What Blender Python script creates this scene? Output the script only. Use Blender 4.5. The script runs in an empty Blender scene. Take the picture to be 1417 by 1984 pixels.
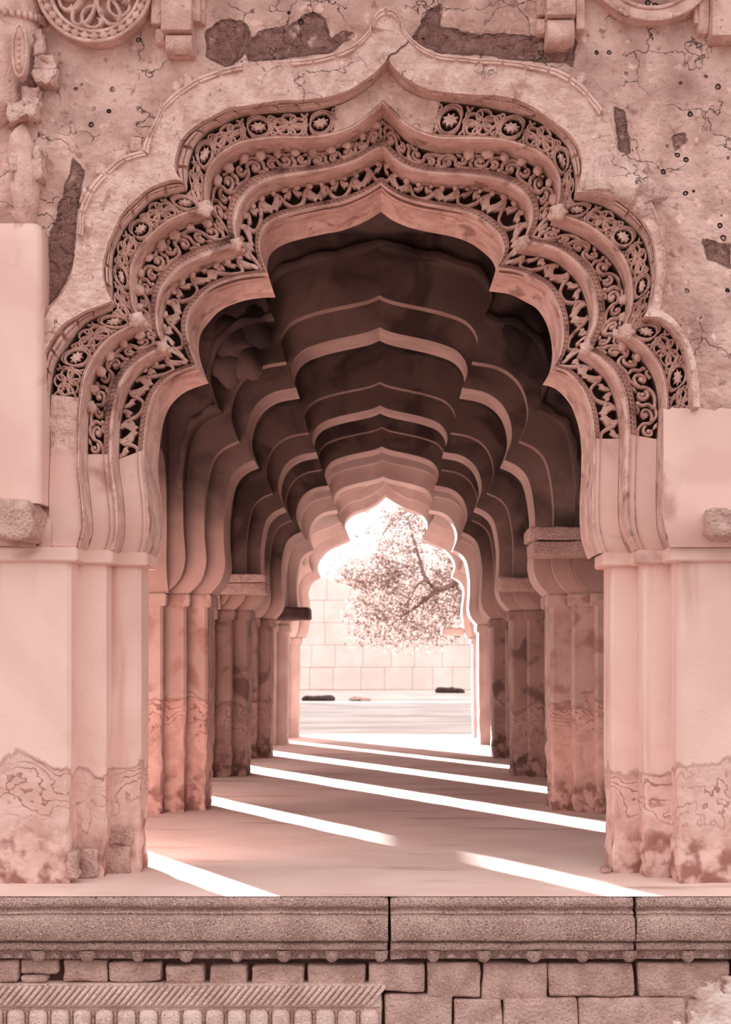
import bpy, bmesh, math, random
from mathutils import Vector, noise
random.seed(7)
PI = math.pi
sc = bpy.context.scene
COL = sc.collection
F_PX, VX, HY, EYE, CAMY = 3037.0, 750.0, 1284.0, 1.29, -10.0

# ---------------------------------------------------------------- camera, sky, sun, exposure
cam = bpy.data.cameras.new('camera'); camo = bpy.data.objects.new('camera', cam); COL.objects.link(camo)
camo.location = (0, CAMY, EYE); camo.rotation_euler = (PI/2, 0, 0)
cam.sensor_fit = 'VERTICAL'; cam.sensor_height = 24.0; cam.lens = F_PX/1984*24.0
cam.shift_x = (708.5-VX)/1984; cam.shift_y = (HY-992)/1984
cam.clip_end = 600; cam.dof.use_dof = True; cam.dof.focus_distance = 10.3; cam.dof.aperture_fstop = 2.6
sc.camera = camo
wd = bpy.data.worlds.new('sky'); sc.world = wd; wd.use_nodes = True
nt = wd.node_tree; nt.nodes.clear()
wo = nt.nodes.new('ShaderNodeOutputWorld'); bg = nt.nodes.new('ShaderNodeBackground')
tc = nt.nodes.new('ShaderNodeTexCoord'); sp = nt.nodes.new('ShaderNodeSeparateXYZ'); rp = nt.nodes.new('ShaderNodeValToRGB')
rp.color_ramp.elements[0].position = 0.0; rp.color_ramp.elements[0].color = (.52, .50, .495, 1)
rp.color_ramp.elements[1].position = 0.6; rp.color_ramp.elements[1].color = (1.0, .975, .98, 1)
nt.links.new(tc.outputs['Generated'], sp.inputs[0]); nt.links.new(sp.outputs['Z'], rp.inputs[0])
nt.links.new(rp.outputs[0], bg.inputs[0]); nt.links.new(bg.outputs[0], wo.inputs[0])
bg.inputs[1].default_value = 1.88
sun = bpy.data.lights.new('sun', 'SUN'); suno = bpy.data.objects.new('sun', sun); COL.objects.link(suno)
sun.energy = 36.0; sun.angle = math.radians(0.6); sun.color = (.94, .97, 1.0)
SAZ, SEL = math.radians(26.7), math.radians(11.5)
sdir = Vector((math.sin(SAZ)*math.cos(SEL), -math.cos(SAZ)*math.cos(SEL), -math.sin(SEL)))
suno.rotation_euler = sdir.to_track_quat('-Z', 'Y').to_euler()
sc.view_settings.view_transform = 'Standard'; sc.view_settings.look = 'None'
sc.view_settings.exposure = 0.0; sc.view_settings.gamma = 1.0; sc.view_settings.use_curve_mapping = False
sc.cycles.max_bounces = 10; sc.cycles.diffuse_bounces = 6
sc.cycles.sample_clamp_indirect = 6.0

# ---------------------------------------------------------------- materials
def mat(name, c1, c2, scale=3.0, rough=.85, bump=.3, bscale=40., speck=None, dark=None, pits=0., strata=None, streak=None, detail=6, lo=.35, hi=.65, wear=None, cracks=0., high_shade=None):
    m = bpy.data.materials.new(name); m.use_nodes = True; n = m.node_tree; N = n.nodes; L = n.links
    b = N['Principled BSDF']; b.inputs['Roughness'].default_value = rough
    try: b.inputs['Specular IOR Level'].default_value = .25
    except Exception: pass
    g = N.new('ShaderNodeNewGeometry')
    def tex(sc_, det=detail, dist=0., vec=None, stretch=None):
        t = N.new('ShaderNodeTexNoise'); t.inputs['Scale'].default_value = sc_; t.inputs['Detail'].default_value = det
        t.inputs['Distortion'].default_value = dist
        if stretch:
            mp = N.new('ShaderNodeMapping'); mp.inputs['Scale'].default_value = stretch
            L.new(g.outputs['Position'], mp.inputs[0]); L.new(mp.outputs[0], t.inputs[0])
        else: L.new(g.outputs['Position'], t.inputs[0])
        return t.outputs[0]
    def ramp(src, a, b_, v0=0., v1=1.):
        r = N.new('ShaderNodeMapRange'); r.interpolation_type = 'SMOOTHSTEP'
        for k, v in zip((1, 2, 3, 4), (a, b_, v0, v1)): r.inputs[k].default_value = v
        L.new(src, r.inputs[0]); return r.outputs[0]
    def mix(f, ca, cb):
        x = N.new('ShaderNodeMix'); x.data_type = 'RGBA'
        if isinstance(f, float): x.inputs[0].default_value = f
        else: L.new(f, x.inputs[0])
        for i, c in ((6, ca), (7, cb)):
            if isinstance(c, tuple): x.inputs[i].default_value = (*c, 1)
            else: L.new(c, x.inputs[i])
        return x.outputs[2]
    def mth(op, a, b_=None, c=None):
        x = N.new('ShaderNodeMath'); x.operation = op
        for i, v in enumerate((a, b_, c)):
            if v is None: continue
            if isinstance(v, (int, float)): x.inputs[i].default_value = v
            else: L.new(v, x.inputs[i])
        return x.outputs[0]
    col = mix(ramp(tex(scale, dist=.4), lo, hi), c1, c2)
    h = tex(bscale, 8)
    if streak:
        col = mix(ramp(tex(1.0, 6, stretch=streak[0]), streak[2], streak[3]), col, streak[1])
    if dark:   # grime patches: colour, scale, threshold lo, hi
        col = mix(ramp(tex(dark[1], 7, dist=.6), dark[2], dark[3]), col, dark[0])
    if high_shade:    # interior shade put into the colour, darker upwards with a ragged lower edge
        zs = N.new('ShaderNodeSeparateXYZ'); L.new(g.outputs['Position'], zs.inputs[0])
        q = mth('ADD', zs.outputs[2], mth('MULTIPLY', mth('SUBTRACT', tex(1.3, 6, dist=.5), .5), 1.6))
        col = mix(ramp(q, high_shade[0], high_shade[1]), high_shade[2], col)
    if strata:  # eroded lower zone below about strata[0] m
        z = N.new('ShaderNodeSeparateXYZ'); L.new(g.outputs['Position'], z.inputs[0])
        zz = mth('ADD', z.outputs[2], mth('MULTIPLY', mth('SUBTRACT', tex(2.6, 5, dist=.5), .5), .75))
        msk = ramp(zz, strata[0]-.02, strata[0], 1., 0.)
        edge = mth('MULTIPLY', ramp(zz, strata[0]-.05, strata[0]-.015), ramp(zz, strata[0]-.01, strata[0]+.012, 1., 0.))
        w = mth('FRACT', mth('MULTIPLY', mth('ADD', zz, mth('MULTIPLY', tex(1.7, 3, dist=1.), .6)), 15.0))
        line = ramp(mth('ABSOLUTE', mth('SUBTRACT', w, .5)), .04, .13, 1., 0.)
        up = ramp(zz, strata[0]-.38, strata[0]-.2)
        low = ramp(zz, .12, .42, 1., 0.)
        e = mix(ramp(tex(7, 8, dist=.8), .36, .64), strata[1], strata[2])
        e = mix(mth('MULTIPLY', low, ramp(tex(9, 7), .4, .6)), e, strata[3])
        e = mix(mth('MULTIPLY', mth('MULTIPLY', line, up), ramp(tex(3, 4), .36, .5, 0., .85)), e, strata[3])
        col = mix(msk, col, e); col = mix(mth('MULTIPLY', edge, .5), col, strata[3])
        h = mth('ADD', h, mth('MULTIPLY', msk, mth('ADD', mth('MULTIPLY', tex(16, 8, dist=.8), 4.0), mth('MULTIPLY', mth('MULTIPLY', line, up), -1.0))))
    if wear:   # places where the plaster fell off (mesh attribute)
        at = N.new('ShaderNodeAttribute'); at.attribute_name = 'wear'
        wv = ramp(mth('ADD', at.outputs['Fac'], mth('MULTIPLY', mth('SUBTRACT', tex(9, 6), .5), .5)), .45, .55)
        ew = mix(ramp(tex(14, 8, dist=.6), .35, .65), wear[0], wear[1])
        ce = mth('MULTIPLY', wv, ramp(mth('ADD', at.outputs['Fac'], mth('MULTIPLY', mth('SUBTRACT', tex(9, 6), .5), .5)), .6, .7, 1., 0.))
        col = mix(wv, col, ew); col = mix(mth('MULTIPLY', ce, .5), col, tuple(x*.4 for x in wear[1]))
        h = mth('ADD', h, mth('MULTIPLY', wv, mth('SUBTRACT', mth('MULTIPLY', tex(22, 8), 2.5), 1.5)))
    if pits:
        v = N.new('ShaderNodeTexVoronoi'); v.inputs['Scale'].default_value = 9.; L.new(g.outputs['Position'], v.inputs[0])
        pd = mth('ADD', v.outputs['Distance'], mth('MULTIPLY', tex(24, 4), .20))
        sel = ramp(tex(2.1, 2), .5, .62)
        p = mth('MULTIPLY', ramp(pd, .18, .25, 1., 0.), sel)
        col = mix(mth('MULTIPLY', p, pits), col, tuple(x*.35 for x in c2))
        h = mth('ADD', h, mth('MULTIPLY', p, -3.5))
    if cracks:
        v = N.new('ShaderNodeTexVoronoi'); v.feature = 'DISTANCE_TO_EDGE'; v.inputs['Scale'].default_value = 3.1
        ad = N.new('ShaderNodeVectorMath'); ad.operation = 'ADD'
        nz = N.new('ShaderNodeTexNoise'); nz.inputs['Scale'].default_value = 7.; nz.inputs['Detail'].default_value = 6
        scv = N.new('ShaderNodeVectorMath'); scv.operation = 'SCALE'; scv.inputs[3].default_value = .28
        L.new(g.outputs['Position'], nz.inputs[0]); L.new(nz.outputs['Color'], scv.inputs[0])
        L.new(g.outputs['Position'], ad.inputs[0]); L.new(scv.outputs[0], ad.inputs[1]); L.new(ad.outputs[0], v.inputs[0])
        ck = mth('MULTIPLY', ramp(v.outputs['Distance'],   .002, .009, 1., 0.), ramp(tex(2.6, 4), .50, .60))
        col = mix(mth('MULTIPLY', ck, cracks), col, tuple(x*.3 for x in c2))
        h = mth('ADD', h, mth('MULTIPLY', ck, -1.5))
    if speck:
        v = tex(speck[1], 3)
        col = mix(ramp(v, speck[2]-.02, speck[2]+(.06 if speck[1] > 50 else .13)), col, speck[0])
        v2 = tex(speck[1]*.7, 3)
        col = mix(ramp(v2, 1-speck[2]-(.06 if speck[1] > 50 else .13), 1-speck[2]+.02, 1., 0.), col, tuple(min(.9, x*1.16) for x in c1))
    L.new(col, b.inputs['Base Color'])
    bp = N.new('ShaderNodeBump'); bp.inputs['Strength'].default_value = bump; bp.inputs['Distance'].default_value = .03 if bump >= .5 else .012
    L.new(h, bp.inputs['Height']); L.new(bp.outputs[0], b.inputs['Normal'])
    return m
ERO = (.66, ((.66,.41,.35)), ((.74,.50,.44)), ((.34,.15,.12)))
M = {
 'smooth': mat('smooth_lime_plaster', (.82,.58,.51), (.74,.49,.425), 1.6, bump=.3, streak=((5,5,.5), (.62,.36,.30), .52, .72), strata=ERO),
 'smooth_up': mat('smooth_lime_plaster_upper', (.80,.56,.49), (.72,.46,.40), 1.6, bump=.08, dark=((.50,.27,.23), 2.6, .58, .74)),
 'rough': mat('weathered_wall_plaster', (.75,.505,.44), (.54,.33,.28), 4.5, bump=1.2, bscale=22, speck=((.38,.21,.175), 17, .62), pits=.9, dark=((.36,.20,.17), 1.3, .50, .72), wear=((.33,.17,.145), (.46,.26,.22)), cracks=.35),
 'band': mat('crazed_band_plaster', (.80,.56,.49), (.62,.39,.335), 9.0, bump=1., bscale=30, dark=((.44,.24,.20), 6, .56, .70), speck=((.42,.235,.195), 34, .62), cracks=.8),
 'carved': mat('carved_stucco', (.78,.535,.465), (.60,.37,.315), 8.0, bump=.5, bscale=60, dark=((.36,.20,.168), 7, .56, .72), speck=((.40,.23,.195), 40, .64)),
 'recess_shade': mat('dark_recess_shade', (.20,.105,.085), (.13,.07,.055), 9.0, bump=.6),  # pocket backs painted near-black for recess shade; the crack line uses it too
 'inner': mat('shade_dark_inner_plaster', (.115,.070,.061), (.08,.047,.041), 2.0, bump=.4, dark=((.030,.018,.016), 1.7, .42, .62), high_shade=(1.9, 3.0, (.36,.23,.198))),  # near-black colour stands in for the passage's shade
 'inface': mat('shade_dark_order_plaster', (.15,.092,.080), (.11,.066,.057), 2.0, bump=.3, dark=((.055,.032,.028), 1.7, .44, .64), high_shade=(1.9, 3.0, (.44,.285,.248))),  # order faces darkened in colour for the same interior shade
 'insoffit': mat('shade_tinted_soffit_plaster', (.40,.262,.23), (.31,.198,.172), 3.0, bump=.3, high_shade=(1.9, 3.0, (.50,.335,.295))),  # shade painted in, kept lighter than the faces for floor bounce
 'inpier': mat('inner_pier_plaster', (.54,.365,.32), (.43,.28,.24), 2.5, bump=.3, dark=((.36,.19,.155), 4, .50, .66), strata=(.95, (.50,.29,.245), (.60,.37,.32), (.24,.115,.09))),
 'inpier2': mat('dim_inner_pier_plaster', (.36,.225,.195), (.28,.17,.145), 2.5, bump=.3, dark=((.16,.09,.077), 4, .50, .66), strata=(.8, (.30,.18,.155), (.38,.24,.21), (.13,.07,.06))),  # darker copy of the pier plaster: deeper shade put into its colour
 'lamp_arch': mat('pale_far_plaster', (.56,.42,.38), (.46,.33,.295), 2.0, bump=.2),
 'granite': mat('speckled_granite', (.74,.50,.435), (.56,.35,.30), 5.0, bump=1., bscale=110, speck=((.22,.11,.09), 120, .575)),
 'block': mat('masonry_block', (.66,.43,.37), (.47,.285,.24), 7.0, bump=.8, bscale=50, speck=((.30,.16,.13), 120, .62)),
 'joint': mat('shadowed_joint', (.12,.06,.05), (.08,.04,.035), 9.0),
 'earth': mat('trodden_earth', (.30,.20,.17), (.24,.15,.13), 2., bump=.5),
 'palestone': mat('pale_carved_stone', (.84,.61,.54), (.68,.45,.39), 7.0, bump=.6, bscale=90, speck=((.40,.24,.2), 110, .60)),
 'mortar': mat('white_mortar', (.86,.68,.62), (.66,.44,.38), 8.0, bump=.7),
 'floor': mat('worn_plaster_floor', (.76,.53,.465), (.84,.62,.555), 1.3, bump=.12, streak=((.7,2.6,1), (.52,.32,.27), .54, .74), rough=.8),
 'ground': mat('dusty_ground', (.27,.225,.208), (.215,.172,.158), .35, bump=.3, streak=((.12,.7,1), (.17,.115,.10), .56, .68)),
 'lightened_ground': mat('shadow_lightened_ground', (.74,.62,.57), (.60,.48,.44), .5, bump=.3, streak=((.12,.7,1), (.45,.33,.29), .54, .68)),  # paler ground colour offsets the enclosure wall's shadow
 'farwall': mat('far_ashlar', (.93,.79,.735), (.86,.70,.645), .8, bump=.3),
 'leaf': mat('tree_leaf', (.44,.31,.275), (.27,.18,.155), 3.0, bump=0.),
 'bark': mat('tree_bark', (.30,.17,.14), (.22,.12,.10), 12., bump=.8),
 'darkstone': mat('dark_stone', (.05,.026,.022), (.08,.042,.036), 9., bump=.8),
}

for k_ in ('ground', 'lightened_ground', 'farwall', 'earth'):   # dry matt surfaces: no sheen
    b_ = M[k_].node_tree.nodes['Principled BSDF']; b_.inputs['Specular IOR Level'].default_value = 0.; b_.inputs['Roughness'].default_value = 1.
lf = M['leaf'].node_tree; pb = lf.nodes['Principled BSDF']; tl = lf.nodes.new('ShaderNodeBsdfTranslucent'); mx = lf.nodes.new('ShaderNodeMixShader')
mx.inputs[0].default_value = .4; tl.inputs[0].default_value = (.42, .29, .25, 1)
lf.links.new(pb.outputs[0], mx.inputs[1]); lf.links.new(tl.outputs[0], mx.inputs[2]); lf.links.new(mx.outputs[0], lf.nodes['Material Output'].inputs[0])

# ---------------------------------------------------------------- object helpers
def W(px, py, y):
    d = y - CAMY
    return Vector(((px-VX)*d/F_PX, y, EYE+(HY-py)*d/F_PX))
def link(name, me, m=None, parent=None, smooth=True, kind=None, label=None):
    o = bpy.data.objects.new(name, me); COL.objects.link(o)
    if m is not None and not me.materials: me.materials.append(M[m])
    if smooth:
        me.polygons.foreach_set('use_smooth', [True]*len(me.polygons))
    if parent: o.parent = parent
    if kind: o['kind'] = kind
    if label: o['label'] = label
    return o
def mesh(name, V, Fc, m=None, parent=None, smooth=True, kind=None, label=None, sharp=None):
    me = bpy.data.meshes.new(name); me.from_pydata([tuple(v) for v in V], [], Fc); me.update()
    o = link(name, me, m, parent, smooth, kind, label)
    if sharp is not None and smooth:
        me.set_sharp_from_angle(angle=math.radians(sharp))
    return o
def thing(name, label, cat, loc=(0,0,0), group=None, kind=None):
    o = bpy.data.objects.new(name, None); COL.objects.link(o); o.location = loc; o.empty_display_size = .2
    o['label'] = label; o['category'] = cat
    if group: o['group'] = group
    if kind: o['kind'] = kind
    return o
def tag(o, label, cat, group=None, kind=None):
    o['label'] = label; o['category'] = cat
    if group: o['group'] = group
    if kind: o['kind'] = kind
    return o
def unparent_offset(o, root):   # geometry is written in world coordinates: keep it there under a moved root
    o.matrix_parent_inverse = root.matrix_basis.inverted() if False else o.matrix_parent_inverse
class MB:
    def __init__(s): s.v = []; s.f = []
    def grid(s, rows, closed=False):
        b = len(s.v); n = len(rows[0])
        for r in rows: s.v.extend([Vector(p) for p in r])
        for i in range(len(rows)-1):
            for j in range(n-1 if not closed else n):
                k = (j+1) % n
                s.f.append((b+i*n+j, b+i*n+k, b+(i+1)*n+k, b+(i+1)*n+j))
    def box(s, x0, x1, y0, y1, z0, z1):
        b = len(s.v)
        s.v += [Vector(p) for p in ((x0,y0,z0),(x1,y0,z0),(x1,y1,z0),(x0,y1,z0),(x0,y0,z1),(x1,y0,z1),(x1,y1,z1),(x0,y1,z1))]
        s.f += [tuple(b+i for i in q) for q in ((0,3,2,1),(4,5,6,7),(0,1,5,4),(1,2,6,5),(2,3,7,6),(3,0,4,7))]
    def ribbon(s, pts, w, y, h, deep):   # raised strap in the xz plane, standing on depth y+deep, top at y-h
        n = len(pts); rows = []
        for i in range(n):
            a = pts[max(0, i-1)]; c = pts[min(n-1, i+1)]
            d = Vector((c[0]-a[0], c[1]-a[1])); 
            if d.length < 1e-7: d = Vector((1, 0))
            d.normalize(); nx, nz = -d[1], d[0]; p = pts[i]; ww = w(i/(n-1)) if callable(w) else w
            yy = y + (p[2] if len(p) > 2 else 0)
            rows.append([(p[0]+nx*ww*q, yy+e, p[1]+nz*ww*q) for q, e in ((-1, deep), (-.95, -h*.35), (0, -h), (.95, -h*.35), (1, deep))])
        s.grid(rows)
    def leaf(s, pts, y, h, deep):        # raised flat polygon with thick sides
        b = len(s.v); n = len(pts); cx = sum(p[0] for p in pts)/n; cz = sum(p[1] for p in pts)/n
        s.v.append(Vector((cx, y-h, cz)))
        for p in pts: s.v.append(Vector((p[0], y-h*.45, p[1])))
        for p in pts: s.v.append(Vector((p[0], y+deep, p[1])))
        for i in range(n):
            j = (i+1) % n
            s.f.append((b, b+1+i, b+1+j)); s.f.append((b+1+i, b+1+n+i, b+1+n+j, b+1+j))
    def build(s, name, m=None, parent=None, **k): return mesh(name, s.v, s.f, m, parent, **k)
def catmull(P, n):
    P = [Vector(p) for p in P]
    Q = [P[0]*2-P[1]] + P + [P[-1]*2-P[-2]]; out = []
    for i in range(1, len(Q)-2):
        p0, p1, p2, p3 = Q[i-1:i+3]
        for k in range(10):
            t = k/10
            out.append(.5*((2*p1)+(p2-p0)*t+(2*p0-5*p1+4*p2-p3)*t*t+(3*p1-p0-3*p2+p3)*t**3))
    out.append(P[-1])
    L = [0.]
    for i in range(1, len(out)): L.append(L[-1]+(out[i]-out[i-1]).length)
    res = []; j = 0
    for k in range(n):
        t = L[-1]*k/(n-1)
        while j < len(L)-2 and L[j+1] < t: j += 1
        q = (t-L[j])/max(1e-9, L[j+1]-L[j]); res.append(out[j].lerp(out[j+1], min(1, max(0, q))))
    return res
def roughbox(name, x0, x1, y0, y1, z0, z1, m, parent=None, amp=.012, cuts=6, seed=0, bev=.015, fq=7., label=None):
    bm = bmesh.new(); bmesh.ops.create_cube(bm, size=1.)
    bmesh.ops.scale(bm, vec=(x1-x0, y1-y0, z1-z0), verts=bm.verts)
    if bev: bmesh.ops.bevel(bm, geom=list(bm.edges), offset=bev, segments=2, affect='EDGES', profile=.5)
    if cuts: bmesh.ops.subdivide_edges(bm, edges=[e for e in bm.edges if e.calc_length() > .05], cuts=cuts, use_grid_fill=True)
    c = Vector(((x0+x1)/2, (y0+y1)/2, (z0+z1)/2))
    for v in bm.verts:
        v.co += c
        q = noise.noise_vector(v.co*fq+Vector((seed*3.1, 0, seed)))+noise.noise_vector(v.co*fq*3.2+Vector((seed, 7, 1)))*.45
        v.co += q*amp
    me = bpy.data.meshes.new(name); bm.to_mesh(me); bm.free()
    return link(name, me, m, parent, label=label)
# ---------------------------------------------------------------- outlines of the front arch (measured), each at its own depth
YW = -.90          # plane of the front wall surface
P0, P1, P2, P3, PB = YW-.10, YW+.05, YW+.28, YW+.5, YW+1.08       # plain band, order 1, order 2, order 3, back of the front wall
CA = -.068
NF, NL = 16, 40
def outline(y, left, right):
    """left/right: [foot, lobe1, lobe2, lobe3] photo points from the impost up to the apex"""
    out = []
    for side in (left, right):
        s = []
        for k, seg in enumerate(side):
            n = NF if k == 0 else NL
            pts = catmull([W(px, py, y) for px, py in seg], n)
            s += pts if k == 0 else pts[1:]
        out.append(s)
    return out          # [left side list, right side list] of Vectors
NS = NF+3*(NL-1)
R1, R2, R3 = (NF-1, NF-1+NL-1), (NF-1+NL-1, NF-1+2*(NL-1)), (NF-1+2*(NL-1), NF-1+3*(NL-1))
def full(c): return c[0]+c[1][::-1][1:]
cA0 = outline(P0, [[(62,1058),(64,1000),(66,900),(68,800)],
   [(68,800),(67,740),(69,690),(76,645),(95,600),(120,568),(135,540)],
   [(135,540),(143,500),(146,478),(152,440),(152,410),(166,373),(181,349),(203,327),(223,309),(248,297),(272,290)],
   [(272,290),(277,272),(287,253),(299,231),(314,201),(334,181),(354,167),(373,153),(398,142),(443,127),(472,122),(517,116),(560,113),(599,110),(631,104),(660,95),(688,82),(710,62),(722,40),(729,17),(748,10)]],
  [[(1358,1058),(1358,1000),(1358,900),(1358,800)],
   [(1358,800),(1355,740),(1347,695),(1332,655),(1310,622),(1290,606),(1280,602)],
   [(1280,602),(1284,570),(1290,520),(1289,480),(1281,440),(1268,400),(1250,360),(1228,325),(1197,297)],
   [(1197,297),(1192,262),(1180,228),(1165,202),(1147,180),(1130,162),(1110,146),(1088,134),(1061,126),(1031,121),(1004,116),(967,113),(930,111),(893,107),(858,104),(831,95),(806,79),(788,60),(776,38),(769,14),(748,10)]])
cA1 = outline(P0, [[(80,1058),(80,1000),(80,930),(78,860)],
   [(78,860),(74,790),(76,735),(84,690),(97,662),(120,630),(146,613),(163,603),(190,593),(216,583)],
   [(216,583),(204,555),(198,520),(204,487),(215,457),(228,428),(245,403),(267,383),(287,366),(312,354),(341,347),(356,352)],
   [(356,352),(341,335),(338,315),(344,288),(352,270),(373,248),(403,230),(443,209),(472,205),(509,199),(546,194),(586,193),(636,187),(673,175),(698,161),(722,143),(740,127),(752,113)]],
  [[(1345,1058),(1345,1000),(1345,900),(1345,800)],
   [(1345,800),(1342,740),(1337,698),(1329,670),(1317,648),(1300,628),(1278,615),(1250,612)],
   [(1250,612),(1266,580),(1273,540),(1272,500),(1264,458),(1248,428),(1228,405),(1203,386),(1178,376),(1149,371),(1118,372)],
   [(1118,372),(1127,342),(1129,312),(1122,286),(1108,263),(1088,245),(1063,228),(1036,208),(999,192),(967,186),(932,184),(898,182),(858,178),(826,171),(799,158),(776,143),(760,126),(752,113)]])
cO1 = outline(P1, [[(98,1058),(98,1000),(98,930),(98,870)],
   [(98,870),(97,800),(103,735),(113,700),(135,668),(155,640),(170,626),(190,615),(217,603)],
   [(217,603),(220,560),(219,515),(222,487),(233,462),(243,443),(262,423),(282,401),(302,387),(329,380),(362,371)],
   [(362,371),(365,347),(367,322),(372,303),(379,285),(391,270),(408,254),(433,242),(460,229),(497,222),(546,219),(596,217),(636,209),(668,198),(693,185),(717,168),(737,148),(752,133)]],
  [[(1344,1058),(1344,1000),(1344,900),(1344,800)],
   [(1344,800),(1340,745),(1333,706),(1324,680),(1311,658),(1292,638),(1270,626),(1247,622)],
   [(1247,622),(1256,587),(1262,552),(1260,522),(1255,494),(1246,466),(1230,446),(1213,430),(1191,413),(1168,400),(1140,392),(1112,388)],
   [(1112,388),(1114,355),(1111,330),(1105,308),(1101,289),(1088,272),(1070,253),(1049,239),(1026,230),(999,221),(967,214),(930,206),(893,201),(858,197),(819,189),(790,176),(769,157),(752,133)]])
cL1 = outline(P1, [[(156,1059),(165,1035),(168,1010),(164,960),(157,905),(156,870)],
   [(156,870),(158,800),(164,752),(171,723),(183,698),(198,676),(218,656),(243,641),(262,632),(276,625)],
   [(276,625),(260,595),(255,560),(257,522),(267,494),(282,472),(302,452),(327,433),(359,418),(385,411),(407,409)],
   [(407,409),(400,390),(399,365),(403,340),(412,322),(426,306),(445,292),(467,281),(497,275),(534,271),(570,271),(599,271),(636,267),(673,256),(698,242),(722,223),(741,204)]],
  [[(1300,1059),(1290,1035),(1284,1010),(1282,950),(1284,890),(1286,840)],
   [(1286,840),(1289,790),(1286,748),(1278,719),(1262,692),(1240,668),(1222,656),(1204,648)],
   [(1204,648),(1213,625),(1221,600),(1223,567),(1218,533),(1206,503),(1186,478),(1159,455),(1131,437),(1103,426),(1073,416)],
   [(1073,416),(1082,392),(1085,368),(1082,346),(1073,327),(1059,311),(1036,296),(1004,284),(967,275),(930,273),(893,273),(850,272),(814,262),(784,245),(764,224),(741,204)]])
cL2 = outline(P2, [[(221,1066),(229,1045),(233,1010),(230,960),(221,905),(219,880)],
   [(219,880),(220,834),(224,797),(233,760),(247,730),(267,708),(290,692),(308,683),(325,677)],
   [(325,677),(311,650),(307,615),(310,585),(318,562),(334,541),(359,519),(396,502),(432,489),(468,478)],
   [(468,478),(460,458),(459,433),(467,403),(484,378),(506,361),(536,350),(573,343),(610,337),(647,330),(684,319),(708,307),(728,296),(743,290)]],
  [[(1230,1066),(1218,1045),(1209,1015),(1206,970),(1208,900),(1211,840)],
   [(1211,840),(1208,805),(1203,773),(1195,748),(1181,722),(1158,700),(1143,690),(1126,679)],
   [(1126,679),(1139,650),(1149,620),(1149,592),(1142,562),(1129,533),(1107,508),(1082,490),(1053,480),(1007,474)],
   [(1007,474),(1018,455),(1026,432),(1025,405),(1014,383),(994,367),(967,355),(930,348),(893,344),(856,342),(819,338),(788,330),(764,315),(743,290)]])
cL3 = outline(P3, [[(280,1071),(288,1045),(291,1010),(288,960),(281,905),(280,871)],
   [(280,871),(287,809),(297,772),(312,748),(334,729),(359,718),(384,710)],
   [(384,710),(372,680),(364,649),(364,624),(371,602),(388,580),(402,565),(425,551),(462,539),(499,534),(521,534)],
   [(521,534),(512,512),(505,490),(504,467),(509,448),(523,433),(548,421),(585,411),(622,403),(659,396),(696,382),(719,370),(738,358)]],
  [[(1163,1072),(1153,1045),(1147,1010),(1146,960),(1149,900),(1150,850)],
   [(1150,850),(1146,810),(1139,783),(1129,758),(1114,737),(1094,720),(1070,713)],
   [(1070,713),(1083,690),(1089,662),(1089,635),(1084,606),(1074,580),(1058,557),(1035,543),(1002,527),(960,521)],
   [(960,521),(971,503),(975,484),(967,460),(947,440),(923,423),(893,411),(856,403),(819,396),(785,386),(758,373),(738,358)]])
def shift(c, y, s=1.0, z0=1.88):       # same outline moved straight back (optionally swelling outwards)
    return [[Vector((CA+(p.x-CA)*s, y, z0+(p.z-z0)*s)) for p in side] for side in c]
def bulge(t): return .05*math.sin(PI*min(1, max(0, t)))**1.0 if t < 1 else 0.
def bf(i):     # forward swelling of the bell at the foot of each order
    t = i/(NF-1)
    return 0. if t >= 1 else .045*math.sin(PI*t)*(1-.25*t)
def rowpts(co, ci, v, y, a=0, b=None):
    """one row across both outlines at fraction v (0 = inner lip, 1 = outer) for full span"""
    rows = []
    for s in (0, 1):
        r = []
        for i in range(NS):
            p = ci[s][i].lerp(co[s][i], v); r.append(Vector((p.x, y-bf(i), p.z)))
        rows.append(r)
    return rows
def fullrow(r): return r[0]+r[1][::-1][1:]
def profile_strip(name, m, parent, co, ci, prof, **k):
    mb = MB(); mb.grid([fullrow(rowpts(co, ci, v, y)) for v, y in prof]); return mb.build(name, m, parent, sharp=40, **k)
def frame_pts(c, cx, x0, x1, zt, z0=1.88):
    out = []
    for p in c:
        dx, dz = p.x-cx, p.z-z0
        t = 1e9
        if dx > 1e-6: t = min(t, (x1-cx)/dx)
        if dx < -1e-6: t = min(t, (x0-cx)/dx)
        if dz > 1e-6: t = min(t, (zt-z0)/dz)
        out.append(Vector((cx+dx*t, p.y, z0+dz*t)))
    return out
def seg_local(co, ci, s, lobe, y):     # mapping (u along lobe 0..1, v across 0..1) -> x, z
    a, b = lobe
    def f(u, v):
        q = a+u*(b-a); i = min(int(q), b-1); t = q-i
        p = ci[s][i].lerp(co[s][i], v); r = ci[s][i+1].lerp(co[s][i+1], v); w = p.lerp(r, t)
        return (w.x, w.z)
    return f
def mlen(co, ci, s, lobe, v=.5):
    a, b = lobe; L = 0; last = None
    for i in range(a, b+1):
        p = ci[s][i].lerp(co[s][i], v)
        if last is not None: L += (p-last).length
        last = p
    return L

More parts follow.
